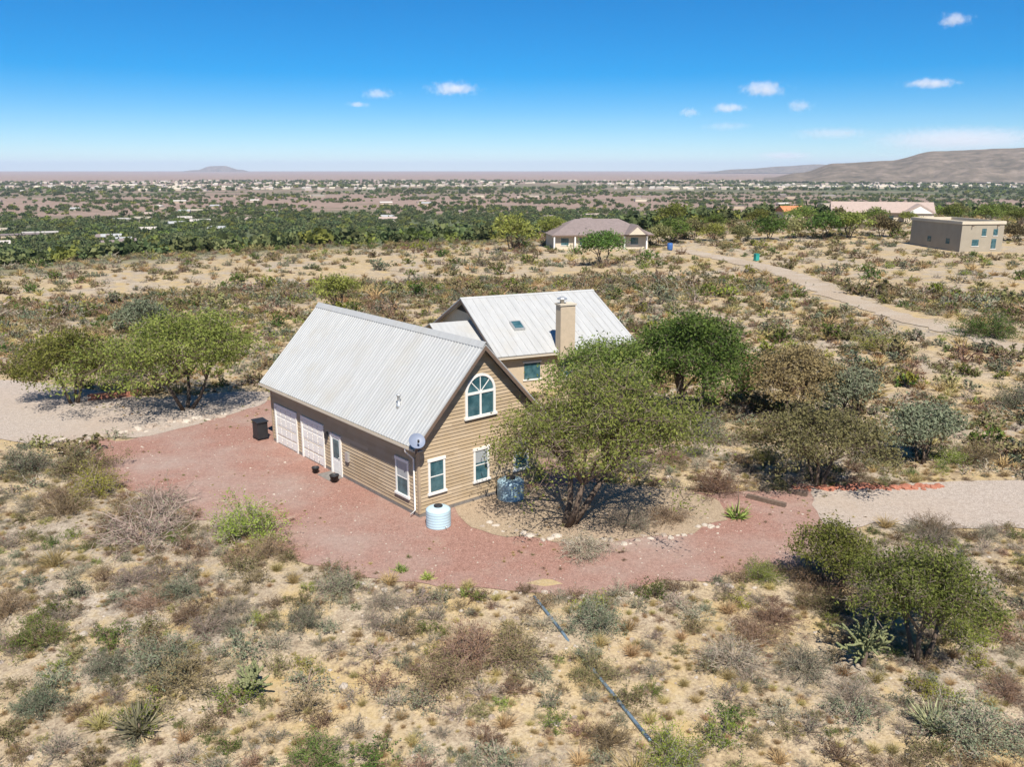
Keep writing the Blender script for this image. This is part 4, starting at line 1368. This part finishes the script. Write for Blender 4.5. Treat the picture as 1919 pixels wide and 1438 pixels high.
# ground cover beyond, and small tufts and stones between
def scatter(name, label, meshes, P, S, Rz, I, kind='stuff', cat=None):
    c = bpy.data.collections.new(name + '_sources')
    for i, m in enumerate(meshes):
        o = bpy.data.objects.new('%s_source_%02d' % (name, i), m)
        c.objects.link(o)
    me = bpy.data.meshes.new(name)
    n = len(P)
    me.vertices.add(n)
    me.vertices.foreach_set('co', np.asarray(P, np.float32).ravel())
    for nm, arr, t in (('s', S, 'FLOAT'), ('rz', Rz, 'FLOAT'), ('idx', I, 'INT')):
        a = me.attributes.new(nm, t, 'POINT')
        a.data.foreach_set('value', np.asarray(arr, np.int32 if t == 'INT' else np.float32))
    ob = bpy.data.objects.new(name, me)
    col.objects.link(ob)
    ng = bpy.data.node_groups.new(name + '_nodes', 'GeometryNodeTree')
    ng.interface.new_socket('Geometry', in_out='INPUT', socket_type='NodeSocketGeometry')
    ng.interface.new_socket('Geometry', in_out='OUTPUT', socket_type='NodeSocketGeometry')
    gi = ng.nodes.new('NodeGroupInput'); go = ng.nodes.new('NodeGroupOutput')
    iop = ng.nodes.new('GeometryNodeInstanceOnPoints')
    ci = ng.nodes.new('GeometryNodeCollectionInfo')
    ci.inputs['Collection'].default_value = c
    ci.inputs['Separate Children'].default_value = True
    ci.inputs['Reset Children'].default_value = True
    def attr(nm, t):
        a = ng.nodes.new('GeometryNodeInputNamedAttribute'); a.data_type = t
        a.inputs['Name'].default_value = nm
        return a.outputs[0]
    cx = ng.nodes.new('ShaderNodeCombineXYZ')
    ng.links.new(attr('rz', 'FLOAT'), cx.inputs[2])
    ng.links.new(gi.outputs[0], iop.inputs['Points'])
    ng.links.new(ci.outputs[0], iop.inputs['Instance'])
    iop.inputs['Pick Instance'].default_value = True
    ng.links.new(attr('idx', 'INT'), iop.inputs['Instance Index'])
    ng.links.new(cx.outputs[0], iop.inputs['Rotation'])
    ng.links.new(attr('s', 'FLOAT'), iop.inputs['Scale'])
    ng.links.new(iop.outputs[0], go.inputs[0])
    md = ob.modifiers.new('scatter', 'NODES')
    md.node_group = ng
    tag(ob, label, cat, kind=kind)
    return ob

kinds = ['grey', 'brown', 'olive', 'dusty', 'straw', 'lime', 'green']
fm = []
for k in kinds:
    fm += FAR[k]
P, S, Z, I = [], [], [], []
for k, x, y, rad in left_over:
    P.append((x, y, hgt(x, y) - 0.03)); S.append(rad); Z.append(rng.uniform(0, 6.28)); I.append(kinds.index(k) * 2 + int(rng.integers(0, 2)))
for i in range(28000):
    az = rng.uniform(-54, 54)
    r = math.sqrt(rng.uniform(44.0 ** 2, 390.0 ** 2)) if i > 9100 else math.sqrt(rng.uniform(44.0 ** 2, 130.0 ** 2))
    x, y = r * math.sin(R(az)), r * math.cos(R(az))
    if r > edge_r(az) * 1.3: continue
    if r < 52 and any((x - ox) ** 2 + (y - oy) ** 2 < (0.7 + orr) ** 2 for ox, oy, orr in occupied if abs(ox - x) < 3 and abs(oy - y) < 3): continue
    if blocked(x, y): continue
    k = pick_kind(x, y)
    if k in ('dusty', 'grey', 'brown') and rng.random() < 0.40: k = 'straw' if rng.random() < 0.7 else 'olive'
    if mnoise.noise(Vector((x * 0.09, y * 0.09, 31.0))) < rng.uniform(-0.9, 0.05): continue
    rad = {'grey': 0.85, 'brown': 0.8, 'olive': 0.85, 'dusty': 0.9, 'straw': 0.72, 'lime': 0.8, 'green': 0.95}[k] * rng.lognormal(0.0, 0.35) * (1.0 if r < 110 else 1.25)
    P.append((x, y, hgt(x, y) - 0.03)); S.append(rad); Z.append(rng.uniform(0, 6.28)); I.append(kinds.index(k) * 2 + int(rng.integers(0, 2)))
scatter('desert_scrub', 'low desert scrub covering the hill beyond the yard', fm, P, S, Z, I)

# small dry tufts between the shrubs
P, S, Z, I = [], [], [], []
for i in range(16000):
    az = rng.uniform(-38, 38)
    r = math.sqrt(rng.uniform(17.0 ** 2, 70.0 ** 2))
    x, y = r * math.sin(R(az)), r * math.cos(R(az))
    if mnoise.noise(Vector((x * 0.3, y * 0.3, 2.0))) < -0.1 or blocked(x, y): continue
    P.append((x, y, hgt(x, y) - 0.02)); S.append(rng.uniform(0.10, 0.32)); Z.append(rng.uniform(0, 6.28)); I.append(int(rng.integers(0, 5)))
scatter('dry_grass', 'short dry grass and seedlings between the shrubs', NEAR['straw'] + [NEAR['grey'][0], NEAR['brown'][1]], P, S, Z, I)

# stones
def stone_mesh(seed, mat):
    bm = bmesh.new()
    bmesh.ops.create_icosphere(bm, subdivisions=2, radius=1.0)
    for v in bm.verts:
        n = mnoise.fractal(v.co * 0.9 + Vector((seed * 7.1, 0, 0)), 1.0, 2.0, 3)
        v.co *= 1 + 0.45 * n
        v.co.z *= 0.62
    me = bpy.data.meshes.new('stone')
    bm.to_mesh(me); bm.free()
    me.materials.append(mat)
    return me
stones = [stone_mesh(s, M['rock' if s % 2 else 'rock_pale']) for s in range(6)]
P, S, Z, I = [], [], [], []
for i in range(9000):
    az = rng.uniform(-38, 38)
    r = math.sqrt(rng.uniform(17.0 ** 2, 62.0 ** 2))
    x, y = r * math.sin(R(az)), r * math.cos(R(az))
    if mnoise.noise(Vector((x * 0.18, y * 0.18, 6.0))) < -0.15 or blocked(x, y): continue
    P.append((x, y, hgt(x, y))); S.append(min(0.16, 0.035 * rng.lognormal(0, 0.6))); Z.append(rng.uniform(0, 6.28)); I.append(int(rng.integers(0, 6)))
scatter('loose_stones', 'loose stones strewn over the sandy slope', stones, P, S, Z, I)
P, S, Z, I = [], [], [], []
for i in range(7000):
    x, y = rng.uniform(-26, 22), rng.uniform(28, 56)
    if not in_poly(x, y, PAD) or in_poly(x, y, H1): continue
    P.append((x, y, hgt(x, y) + 0.03)); S.append(min(0.07, 0.018 * rng.lognormal(0, 0.5))); Z.append(rng.uniform(0, 6.28)); I.append(int(rng.integers(0, 6)))
scatter('yard_pebbles', 'pebbles loose on the red gravel yard', stones, P, S, Z, I)
P, S, Z, I = [], [], [], []
for i in range(2600):
    x, y = rng.uniform(-30, 24), rng.uniform(28, 58)
    if not (in_poly(x, y, PAD) or in_poly(x, y, DRIVE_L)) or in_poly(x, y, H1): continue
    if mnoise.noise(Vector((x * 0.25, y * 0.25, 12.0))) < 0.12: continue
    P.append((x, y, hgt(x, y) + 0.03)); S.append(rng.uniform(0.05, 0.17)); Z.append(rng.uniform(0, 6.28)); I.append(int(rng.integers(0, 5)))
scatter('yard_weeds', 'thin weeds and litter on the gravel', NEAR['straw'] + [NEAR['lime'][0], NEAR['brown'][1]], P, S, Z, I)
def rock(X, Y, s, label, group, pool=None):
    p = ray_ground(X, Y)
    pool = pool or stones
    o = bpy.data.objects.new('rock', pool[int(rng.integers(0, len(pool)))])
    o.location = (p.x, p.y, hgt(p.x, p.y) + s * 0.15)
    o.scale = (s * rng.uniform(0.8, 1.4), s * rng.uniform(0.8, 1.2), s)
    o.rotation_euler = (0, 0, rng.uniform(0, 6.28))
    col.objects.link(o)
    tag(o, label, 'rock', group)
for i in range(44):
    t = i / 43
    X = 90 + 330 * t
    Y = 836 - 60 * t ** 1.2 + rng.uniform(-6, 6) - (8 if t < 0.15 else 0)
    rock(X, Y, rng.uniform(0.14, 0.34), 'pale rock in the row edging the yard beside the pale drive', 'rocks edging the left of the yard')
for i in range(36):
    t = i / 35
    X = 905 + 440 * t
    Y = 985 + 32 * math.sin(t * 3.1) + rng.uniform(-7, 7)
    rock(X, Y, rng.uniform(0.09, 0.22), 'small rock in the ring edging the tree bed below the gable', 'rocks edging the tree bed')
for i in range(40):
    t = i / 39
    X = 560 + 900 * t
    Y = 1082 + 38 * math.sin(t * 3.0) + rng.uniform(-8, 10)
    rock(X, Y, rng.uniform(0.06, 0.16), 'small rock along the front edge of the gravel yard', 'rocks along the front of the yard')
M['rock_red'] = simple('rock_red', (0.40, 0.16, 0.10), 0.9, var=0.3, scale=4, bumpd=0.03)
red_stones = [stone_mesh(20 + q_, M['rock_red']) for q_ in range(4)]
for i in range(46):
    X = 1490 + 270 * i / 45
    rock(X, 915 + rng.uniform(-5, 5), rng.uniform(0.12, 0.26), 'red rock in the low edging along the far side of the pale drive', 'red rocks along the pale drive', red_stones)

# ------------------------------------------------------------------ trees
def tree(name, label, x, y, wid, hei, leaf, seed, nl=9, n2=8, n3=5, per=20, lsize=0.10, lean=(0, 0), low=0.28, group=None, sig=0.30, stems=3, cat='tree'):
    g = np.random.default_rng(seed)
    z = hgt(x, y)
    e = empty(name, (x, y, z))
    tag(e, label, cat, group)
    mb = MB()
    rx, rz = wid / 2, hei
    prim = []
    for i in range(nl):
        t = 2 * math.pi * (i + g.uniform(-0.35, 0.35)) / nl
        rr = rx * g.uniform(0.35, 0.78) if i % 4 else rx * 0.12
        zz = rz * (0.88 - 0.48 * (rr / rx) ** 2) * g.uniform(0.8, 1.02)
        prim.append(Vector((rr * math.cos(t) + lean[0], rr * math.sin(t) * 0.9 + lean[1], max(zz, rz * low))))
    st = []
    tr = 0.016 * hei + 0.02
    for s in range(stems):
        t = 2 * math.pi * s / stems + g.uniform(-0.4, 0.4)
        b = Vector((0.12 * math.cos(t) * stems ** 0.5, 0.12 * math.sin(t) * stems ** 0.5, -0.15))
        f = Vector((rx * 0.20 * math.cos(t) + lean[0] * 0.4, rx * 0.20 * math.sin(t) + lean[1] * 0.4, rz * 0.32))
        m = (b + f) / 2 + Vector((g.normal(0, 0.08), g.normal(0, 0.08), -0.02 * rz))
        mb.tube([b, m, f], [tr * 1.25, tr, tr * 0.8], 7)
        st.append(f)
    C = []
    for p in prim:
        f = min(st, key=lambda q: (q - p).length)
        m = (f + p) / 2 + Vector((g.normal(0, 0.15), g.normal(0, 0.15), 0.05 * rz))
        mb.tube([f, m, p], [tr * 0.62, tr * 0.42, tr * 0.26], 6, cap=False)
        for j in range(n2):
            d = Vector(tuple(rand_dirs(g, 1)[0]))
            d.z = d.z * 0.55 + 0.12
            q = p + d * rx * g.uniform(0.18, 0.42)
            rel = math.hypot((q.x - lean[0]) / rx, (q.y - lean[1]) / (rx * 0.95))
            if rel > 1.0:
                q.x = lean[0] + (q.x - lean[0]) / rel; q.y = lean[1] + (q.y - lean[1]) / rel
            q.z = min(max(q.z, rz * (low - 0.10)), rz * 1.0 * math.sqrt(max(0.15, 1 - 0.8 * rel * rel)))
            mb.tube([p, (p + q) / 2 + Vector((0, 0, 0.06)), q], [tr * 0.22, tr * 0.15, tr * 0.09], 4, cap=False)
            for k in range(n3):
                d2 = Vector(tuple(rand_dirs(g, 1)[0])); d2.z *= 0.6
                w = q + d2 * rx * g.uniform(0.06, 0.17)
                w.z = max(w.z, 0.25)
                mb.tube([q, w], [tr * 0.08, tr * 0.035], 3, cap=False)
                C.append(tuple(w))
    mb.build('trunk', M['bark'], e, True)
    C = np.array(C)
    n = len(C) * per
    k = np.repeat(np.arange(len(C)), per)
    Pp = C[k] + g.normal(0, 1, (n, 3)) * np.array([sig, sig, sig * 0.6])
    Pp[:, 2] = np.maximum(Pp[:, 2], 0.1)
    tint = np.clip(g.uniform(0, 1, len(C))[k] * 0.55 + g.uniform(0, 0.45, n), 0, 1)
    nt_ = len(C) * 2
    kt = g.integers(0, len(C), nt_)
    T0 = C[kt] + g.normal(0, sig * 0.5, (nt_, 3))
    T1 = T0 + rand_dirs(g, nt_) * (g.uniform(0.25, 0.8, nt_) * sig * 2.2)[:, None]
    T0[:, 2] = np.maximum(T0[:, 2], 0.1); T1[:, 2] = np.maximum(T1[:, 2], 0.1)
    tw_ = 0.012 + 0.06 * lsize
    me = quads_mesh('crown', [(leaves(g, Pp, lsize, 0.42, 0.35), 0, tint), (blades(g, T0, T1, tw_, tw_ * 0.4), 1, g.uniform(0, 1, nt_))], [M[leaf], M['twig_grey']])
    o = bpy.data.objects.new('crown', me)
    o.parent = e
    col.objects.link(o)
    return e

def tree_px(name, label, X, Y, wid, hei, leaf, seed, **kw):
    p = ray_ground(X, Y)
    return tree(name, label, p.x, p.y, wid, hei, leaf, seed, **kw)

tree_px('mesquite_tree', 'large spreading mesquite with green crown over the pale drive left of the barn house', 350, 768, 14.5, 6.4, 'leaf_mesquite', 11, nl=18, n2=10, n3=5, per=24, low=0.22, sig=0.36, lsize=0.105)
tree_px('mesquite_tree', 'smaller mesquite at the left of the pale drive, its crown touching the large one', 140, 756, 8.0, 4.9, 'leaf_mesquite', 12, nl=12, n2=9, per=24, low=0.2, sig=0.36)
tree_px('mesquite_tree', 'tall airy mesquite in front of the right half of the gable', 1062, 985, 10.6, 7.5, 'leaf_mesquite', 13, nl=28, n2=9, n3=5, per=19, lean=(1.9, 0.3), low=0.06, lsize=0.075, sig=0.36)
tree_px('mesquite_tree', 'dense dark green mesquite in front of the ranch house eave', 1290, 800, 8.6, 7.4, 'leaf_green', 14, nl=17, n2=10, per=28, low=0.1, sig=0.38)
tree_px('mesquite_tree', 'wide light mesquite between the barn house and the ranch house', 1140, 812, 8.6, 5.8, 'leaf_mesquite', 15, nl=15, n2=9, per=22, low=0.1, sig=0.36)
tree_px('acacia_tree', 'brown olive thorn tree beside the green agave and sleepers', 1530, 912, 7.4, 4.4, 'leaf_olive', 16, nl=16, n2=9, per=20, low=0.06, lsize=0.085)
tree_px('acacia_tree', 'brown bushy thorn tree behind the yard trees', 1480, 785, 7.0, 5.0, 'leaf_brown', 17, nl=15, n2=9, per=22, low=0.06)
tree_px('acacia_tree', 'grey green bushy tree above the pale drive on the right', 1725, 868, 4.6, 3.4, 'leaf_dusty', 18, nl=10, n2=8, per=22, low=0.06, lsize=0.09)
tree_px('acacia_tree', 'dusty green bushy tree in front of the brown thorn tree', 1590, 800, 5.0, 3.6, 'leaf_dusty', 28, nl=9, n2=8, per=16, low=0.08)
tree_px('palo_verde_tree', 'green palo verde on the right of the slope below the yard', 1720, 1238, 5.4, 4.1, 'leaf_mesquite', 19, nl=17, n2=10, n3=6, per=18, low=0.05, lsize=0.055, sig=0.22)
tree_px('palo_verde_tree', 'smaller palo verde at the yard edge above the cholla', 1560, 1100, 3.6, 2.6, 'leaf_mesquite', 20, nl=13, n2=9, per=18, low=0.04, lsize=0.055, sig=0.2)
tree_px('mesquite_tree', 'round green mesquite in front of the hip roofed house', 1128, 498, 10.5, 5.6, 'leaf_green', 21, nl=10, n2=7, n3=4, per=16, lsize=0.2, sig=0.5, low=0.1)
tree_px('mesquite_tree', 'light green mesquite left of the hip roofed house', 1035, 462, 9.0, 6.6, 'leaf_mesquite', 22, nl=10, n2=7, n3=4, per=14, lsize=0.22, sig=0.5, low=0.1)
tree_px('acacia_tree', 'bushy green tree on the hill above the barn house ridge', 632, 582, 6.5, 4.0, 'leaf_mesquite', 23, nl=9, n2=7, n3=4, per=14, lsize=0.15, sig=0.4, low=0.06)
tree_px('acacia_tree', 'grey green bushy tree on the hill left of the barn house ridge', 270, 625, 6.0, 3.2, 'leaf_dusty', 24, nl=9, n2=7, n3=4, per=14, lsize=0.14, sig=0.4, low=0.06)
# trees round the far houses
FT = [tree(n_, None, 0, 0, w_, h_, l_, s_, nl=8, n2=6, n3=3, per=12, lsize=0.30, sig=0.6, low=0.1) for n_, w_, h_, l_, s_ in
      (('mesquite_tree', 9, 6, 'leaf_mesquite', 31), ('mesquite_tree', 8, 5.2, 'leaf_green', 32), ('acacia_tree', 7, 4.4, 'leaf_olive', 33))]
spots = [(960, 470), (1080, 452), (1235, 462), (1262, 455), (1300, 450), (1335, 452), (1385, 452), (1440, 450), (1490, 446), (1545, 448), (1590, 446), (1650, 444), (1900, 452),
         (1260, 430), (1340, 428), (1420, 424), (1500, 424), (1570, 428), (1640, 424), (1700, 420), (1780, 418), (1850, 420), (1910, 424), (1795, 408), (1880, 410)]
ORD = ['first', 'second', 'third', 'fourth', 'fifth', 'sixth', 'seventh', 'eighth', 'ninth', 'tenth', 'eleventh', 'twelfth', 'thirteenth', 'fourteenth']
spots = sorted(spots)
belt = {True: 0, False: 0}
first_use = set()
for i, (X, Y) in enumerate(spots):
    p = ray_ground(X, Y)
    if blocked(p.x, p.y): continue
    src = FT[i % 3]
    if i % 3 not in first_use:
        first_use.add(i % 3)
        e = src
    else:
        e = src.copy(); col.objects.link(e)
        for ch_ in src.children:
            c2 = ch_.copy(); c2.parent = e; col.objects.link(c2)
    e.location = (p.x, p.y, hgt(p.x, p.y) - 0.1)
    e.rotation_euler = (0, 0, rng.uniform(0, 6.28))
    s = rng.uniform(0.75, 1.2)
    e.scale = (s, s, s * rng.uniform(0.85, 1.1))
    lab = ORD[belt[Y > 440]] + (' tree from the left in the belt level with the hip roofed house' if Y > 440 else ' tree from the left in the belt before the clay roofed house')
    belt[Y > 440] += 1
    tag(e, lab, 'tree', 'trees round the far houses, ' + ('near belt' if Y > 440 else 'far belt'))

# woodland in the valley, one mass
vt = []
for s_ in range(4):
    g = np.random.default_rng(400 + s_)
    C = rand_dirs(g, 14) * np.array([3.4, 3.4, 1.4]) * g.uniform(0.4, 1, 14)[:, None] + np.array([0, 0, 2.8])
    k = np.repeat(np.arange(14), 12)
    Pp = C[k] + g.normal(0, 0.75, (len(k), 3)); Pp[:, 2] = np.maximum(0, Pp[:, 2])
    vt.append(quads_mesh('valley_tree', [(leaves(g, Pp, 0.8, 0.7, 0.6), 0, np.clip(g.uniform(0, 1, 14)[k] * 0.6 + g.uniform(0, 0.4, len(k)), 0, 1))], [M['leaf_far' if s_ < 3 else 'leaf_mesquite']]))
P, S, Z, I = [], [], [], []
for i in range(35000):
    az = rng.uniform(-54, 54)
    r = 260 * (2600 / 260) ** (rng.uniform(0, 1) ** 0.75)
    if r < edge_r(az) * 1.12: continue
    x, y = r * math.sin(R(az)), r * math.cos(R(az))
    if green_cover(r, x, y) + 0.9 * mnoise.noise(Vector((x * 0.006, y * 0.006, 3))) + rng.uniform(-0.25, 0.25) < 0.30: continue
    P.append((x, y, hgt(x, y) - 0.3)); S.append(rng.uniform(0.6, 1.35)); Z.append(rng.uniform(0, 6.28)); I.append(int(rng.integers(0, 4)))
for i in range(7400):
    az = rng.uniform(-54, 54)
    r = rng.uniform(2400, 5600)
    x, y = r * math.sin(R(az)), r * math.cos(R(az))
    if mnoise.noise(Vector((x * 0.0015, y * 0.0025, 5.5))) < -0.1: continue
    P.append((x, y, hgt(x, y) - 0.3)); S.append(rng.uniform(1.2, 2.4)); Z.append(rng.uniform(0, 6.28)); I.append(int(rng.integers(0, 4)))
scatter('valley_woodland', 'green mesquite woodland spread over the valley floor', vt, P, S, Z, I)

# ------------------------------------------------------------------ succulents
def rosette(name, label, X, Y, h, n, mat, seed, cat, w=0.05, lean=1.0, flower=None):
    p = ray_ground(X, Y)
    e = empty(name, (p.x, p.y, hgt(p.x, p.y)))
    tag(e, label, cat)
    o = bpy.data.objects.new('leaves', tuft_mesh('leaves', seed, n, mat, h, lean, w, True)); o.parent = e; col.objects.link(o)
    MB().lathe([(0.10 * h, -0.1), (0.14 * h, 0.05 * h), (0.10 * h, 0.2 * h), (0.02, 0.3 * h)], 10).build('heart', M['timber'], e, True)
    if flower:
        MB().tube([(0, 0, 0), (0.05, 0.02, flower * 0.5), (0.0, 0.06, flower)], [0.035, 0.025, 0.01], 6).build('flower_stalk', M['timber'], e, True)
    return e
rosette('yucca', 'big dry spiky yucca on the lower left of the slope', 262, 1372, 1.05, 190, 'yucca', 61, 'yucca', 0.045)
rosette('yucca', 'straw coloured spiky yucca at the lower right of the slope', 1748, 1366, 0.95, 170, 'yucca', 62, 'yucca', 0.04)
rosette('agave', 'green agave with a thin dead stalk on the gravel right of the yard tree', 1380, 972, 0.85, 70, 'agave', 63, 'agave', 0.06, 1.2, 1.7)
for i, (X, Y, w_) in enumerate(((752, 1072, 'leftmost of four'), (802, 1086, 'second from the left'), (872, 1116, 'third from the left'), (898, 1124, 'rightmost of four'))):
    rosette('sotol', 'bright green sotol at the front edge of the yard, %s' % w_, X, Y, 0.42, 70, 'agave', 70 + i, 'sotol', 0.03)

def cholla(label, X, Y, h, seed):
    g = np.random.default_rng(seed)
    p = ray_ground(X, Y)
    e = empty('cholla_cactus', (p.x, p.y, hgt(p.x, p.y)))
    tag(e, label, 'cactus')
    def joint(mb, a, b, r):
        n = 7
        pts = [a + (b - a) * (k / n) for k in range(n + 1)]
        rr = [r * (0.72 + 0.28 * math.sin(math.pi * (0.12 + 0.8 * k / n))) * (1.12 if k % 2 else 0.9) for k in range(n + 1)]
        mb.tube(pts, rr, 8)
    tb_ = MB()
    top = Vector((0.06, 0.02, h * 0.5))
    joint(tb_, Vector((0, 0, -0.1)), top, 0.085)
    tb_.build('trunk', M['timber'], e, True)
    for i in range(30):
        a = Vector((0, 0, 0)) + top * g.uniform(0.25, 1.0)
        mb = MB()
        d = Vector(tuple(rand_dirs(g, 1)[0])); d.z = abs(d.z) * 0.7 + 0.35; d.normalize()
        for k in range(int(g.integers(3, 6))):
            L = g.uniform(0.16, 0.3) * h / 2
            b = a + d * L
            joint(mb, a, b, 0.042)
            if g.random() < 0.8:
                d3 = (d + Vector(tuple(rand_dirs(g, 1)[0])) * 0.9).normalized()
                joint(mb, b, b + d3 * L * 0.7, 0.036)
            a = b
            d = (d + Vector(tuple(rand_dirs(g, 1)[0])) * 0.5 + Vector((0, 0, 0.1))).normalized()
        mb.build('branch', M['cholla'], e, True)
cholla('tall pale jointed cholla beside the palo verde on the right', 1618, 1250, 2.3, 81)
cholla('small cholla on the slope above the spiky yucca on the lower left', 470, 1305, 1.2, 82)

# ------------------------------------------------------------------ clouds
def cloud_mat(dens):
    m = bpy.data.materials.new('cloud_vapour')
    m.use_nodes = True
    nt = m.node_tree
    nt.nodes.remove(nt.nodes['Principled BSDF'])
    v = nnode(nt, 'ShaderNodeVolumePrincipled')
    v.inputs['Color'].default_value = (1, 1, 1, 1)
    v.inputs['Anisotropy'].default_value = -0.2
    tc = nnode(nt, 'ShaderNodeTexCoord')
    # object space: unit ball
    ln = nnode(nt, 'ShaderNodeVectorMath', operation='LENGTH')
    nt.links.new(tc.outputs['Object'], ln.inputs[0])
    p = pos(nt)
    f = nz(nt, p, 0.013, 7, 0.68)
    a = nnode(nt, 'ShaderNodeMath', operation='SUBTRACT'); nt.links.new(f, a.inputs[0])
    b = nnode(nt, 'ShaderNodeMath', operation='MULTIPLY'); nt.links.new(ln.outputs['Value'], b.inputs[0]); b.inputs[1].default_value = 0.42
    nt.links.new(b.outputs[0], a.inputs[1])
    s = nnode(nt, 'ShaderNodeMapRange')
    s.inputs['From Min'].default_value = 0.24; s.inputs['From Max'].default_value = 0.42
    s.inputs['To Min'].default_value = 0.0; s.inputs['To Max'].default_value = dens
    nt.links.new(a.outputs[0], s.inputs['Value'])
    nt.links.new(s.outputs[0], v.inputs['Density'])
    nt.links.new(v.outputs[0], nt.nodes['Material Output'].inputs['Volume'])
    return m
CM, CM2 = cloud_mat(0.005), cloud_mat(0.0009)
bm = bmesh.new(); bmesh.ops.create_icosphere(bm, subdivisions=3, radius=1.0)
cme = bpy.data.meshes.new('cloud'); bm.to_mesh(cme); bm.free(); cme.materials.append(CM)
cme2 = cme.copy(); cme2.materials[0] = CM2
def cloud(X, Y, wpx, hpx, label):
    a, b = (X - 959.5) / FPX, (719 - Y) / FPX
    d = Vector((a, math.cos(PITCH) + b * math.sin(PITCH), -math.sin(PITCH) + b * math.cos(PITCH)))
    D = max(9000.0, 620.0 / d.z)
    o = bpy.data.objects.new('cloud', cme2 if Y > 225 else cme)
    o.location = Vector((0, 0, CAM_H)) + d * D
    k = D / FPX / 2
    o.scale = (wpx * k * 1.5, wpx * k * 1.2, hpx * k * 1.5)
    col.objects.link(o)
    tag(o, label, 'cloud', 'small fair weather clouds')
cloud(850, 166, 90, 26, 'small bright cloud in the middle of the sky')
cloud(708, 175, 62, 18, 'small cloud left of the bright middle cloud')
cloud(672, 196, 46, 12, 'faint wisp below the small cloud left of the middle')
cloud(1430, 166, 85, 28, 'bright cloud right of the middle of the sky')
cloud(1500, 198, 44, 24, 'small puff below the bright cloud right of the middle')
cloud(1365, 202, 60, 20, 'thin puff left below the bright cloud right of the middle')
cloud(1290, 210, 40, 16, 'faint puff furthest left of the right hand clouds')
cloud(1745, 156, 95, 18, 'flat cloud streak at the upper right')
cloud(1788, 37, 60, 26, 'lone small cloud near the top right corner')
cloud(1360, 236, 90, 16, 'thin streak low under the right hand puffs')
cloud(1800, 262, 330, 46, 'broad thin cloud bank above the brown mountain')
cloud(1560, 250, 150, 22, 'thin cloud streak left of the broad cloud bank')
cloud(1470, 292, 110, 16, 'pale streak just over the horizon right of the middle')

# ------------------------------------------------------------------ air
hz = MB().box(-46000, 46000, -46000, 46000, -60, 420)
hm = bpy.data.materials.new('haze_air')
hm.use_nodes = True
hnt = hm.node_tree
hnt.nodes.remove(hnt.nodes['Principled BSDF'])
hv = hnt.nodes.new('ShaderNodeVolumePrincipled')
hv.inputs['Color'].default_value = (0.68, 0.81, 1.0, 1)
hv.inputs['Density'].default_value = 0.000036
hnt.links.new(hv.outputs[0], hnt.nodes['Material Output'].inputs['Volume'])
tag(hz.build('haze', hm), 'thin haze in the air over the valley', kind='stuff')
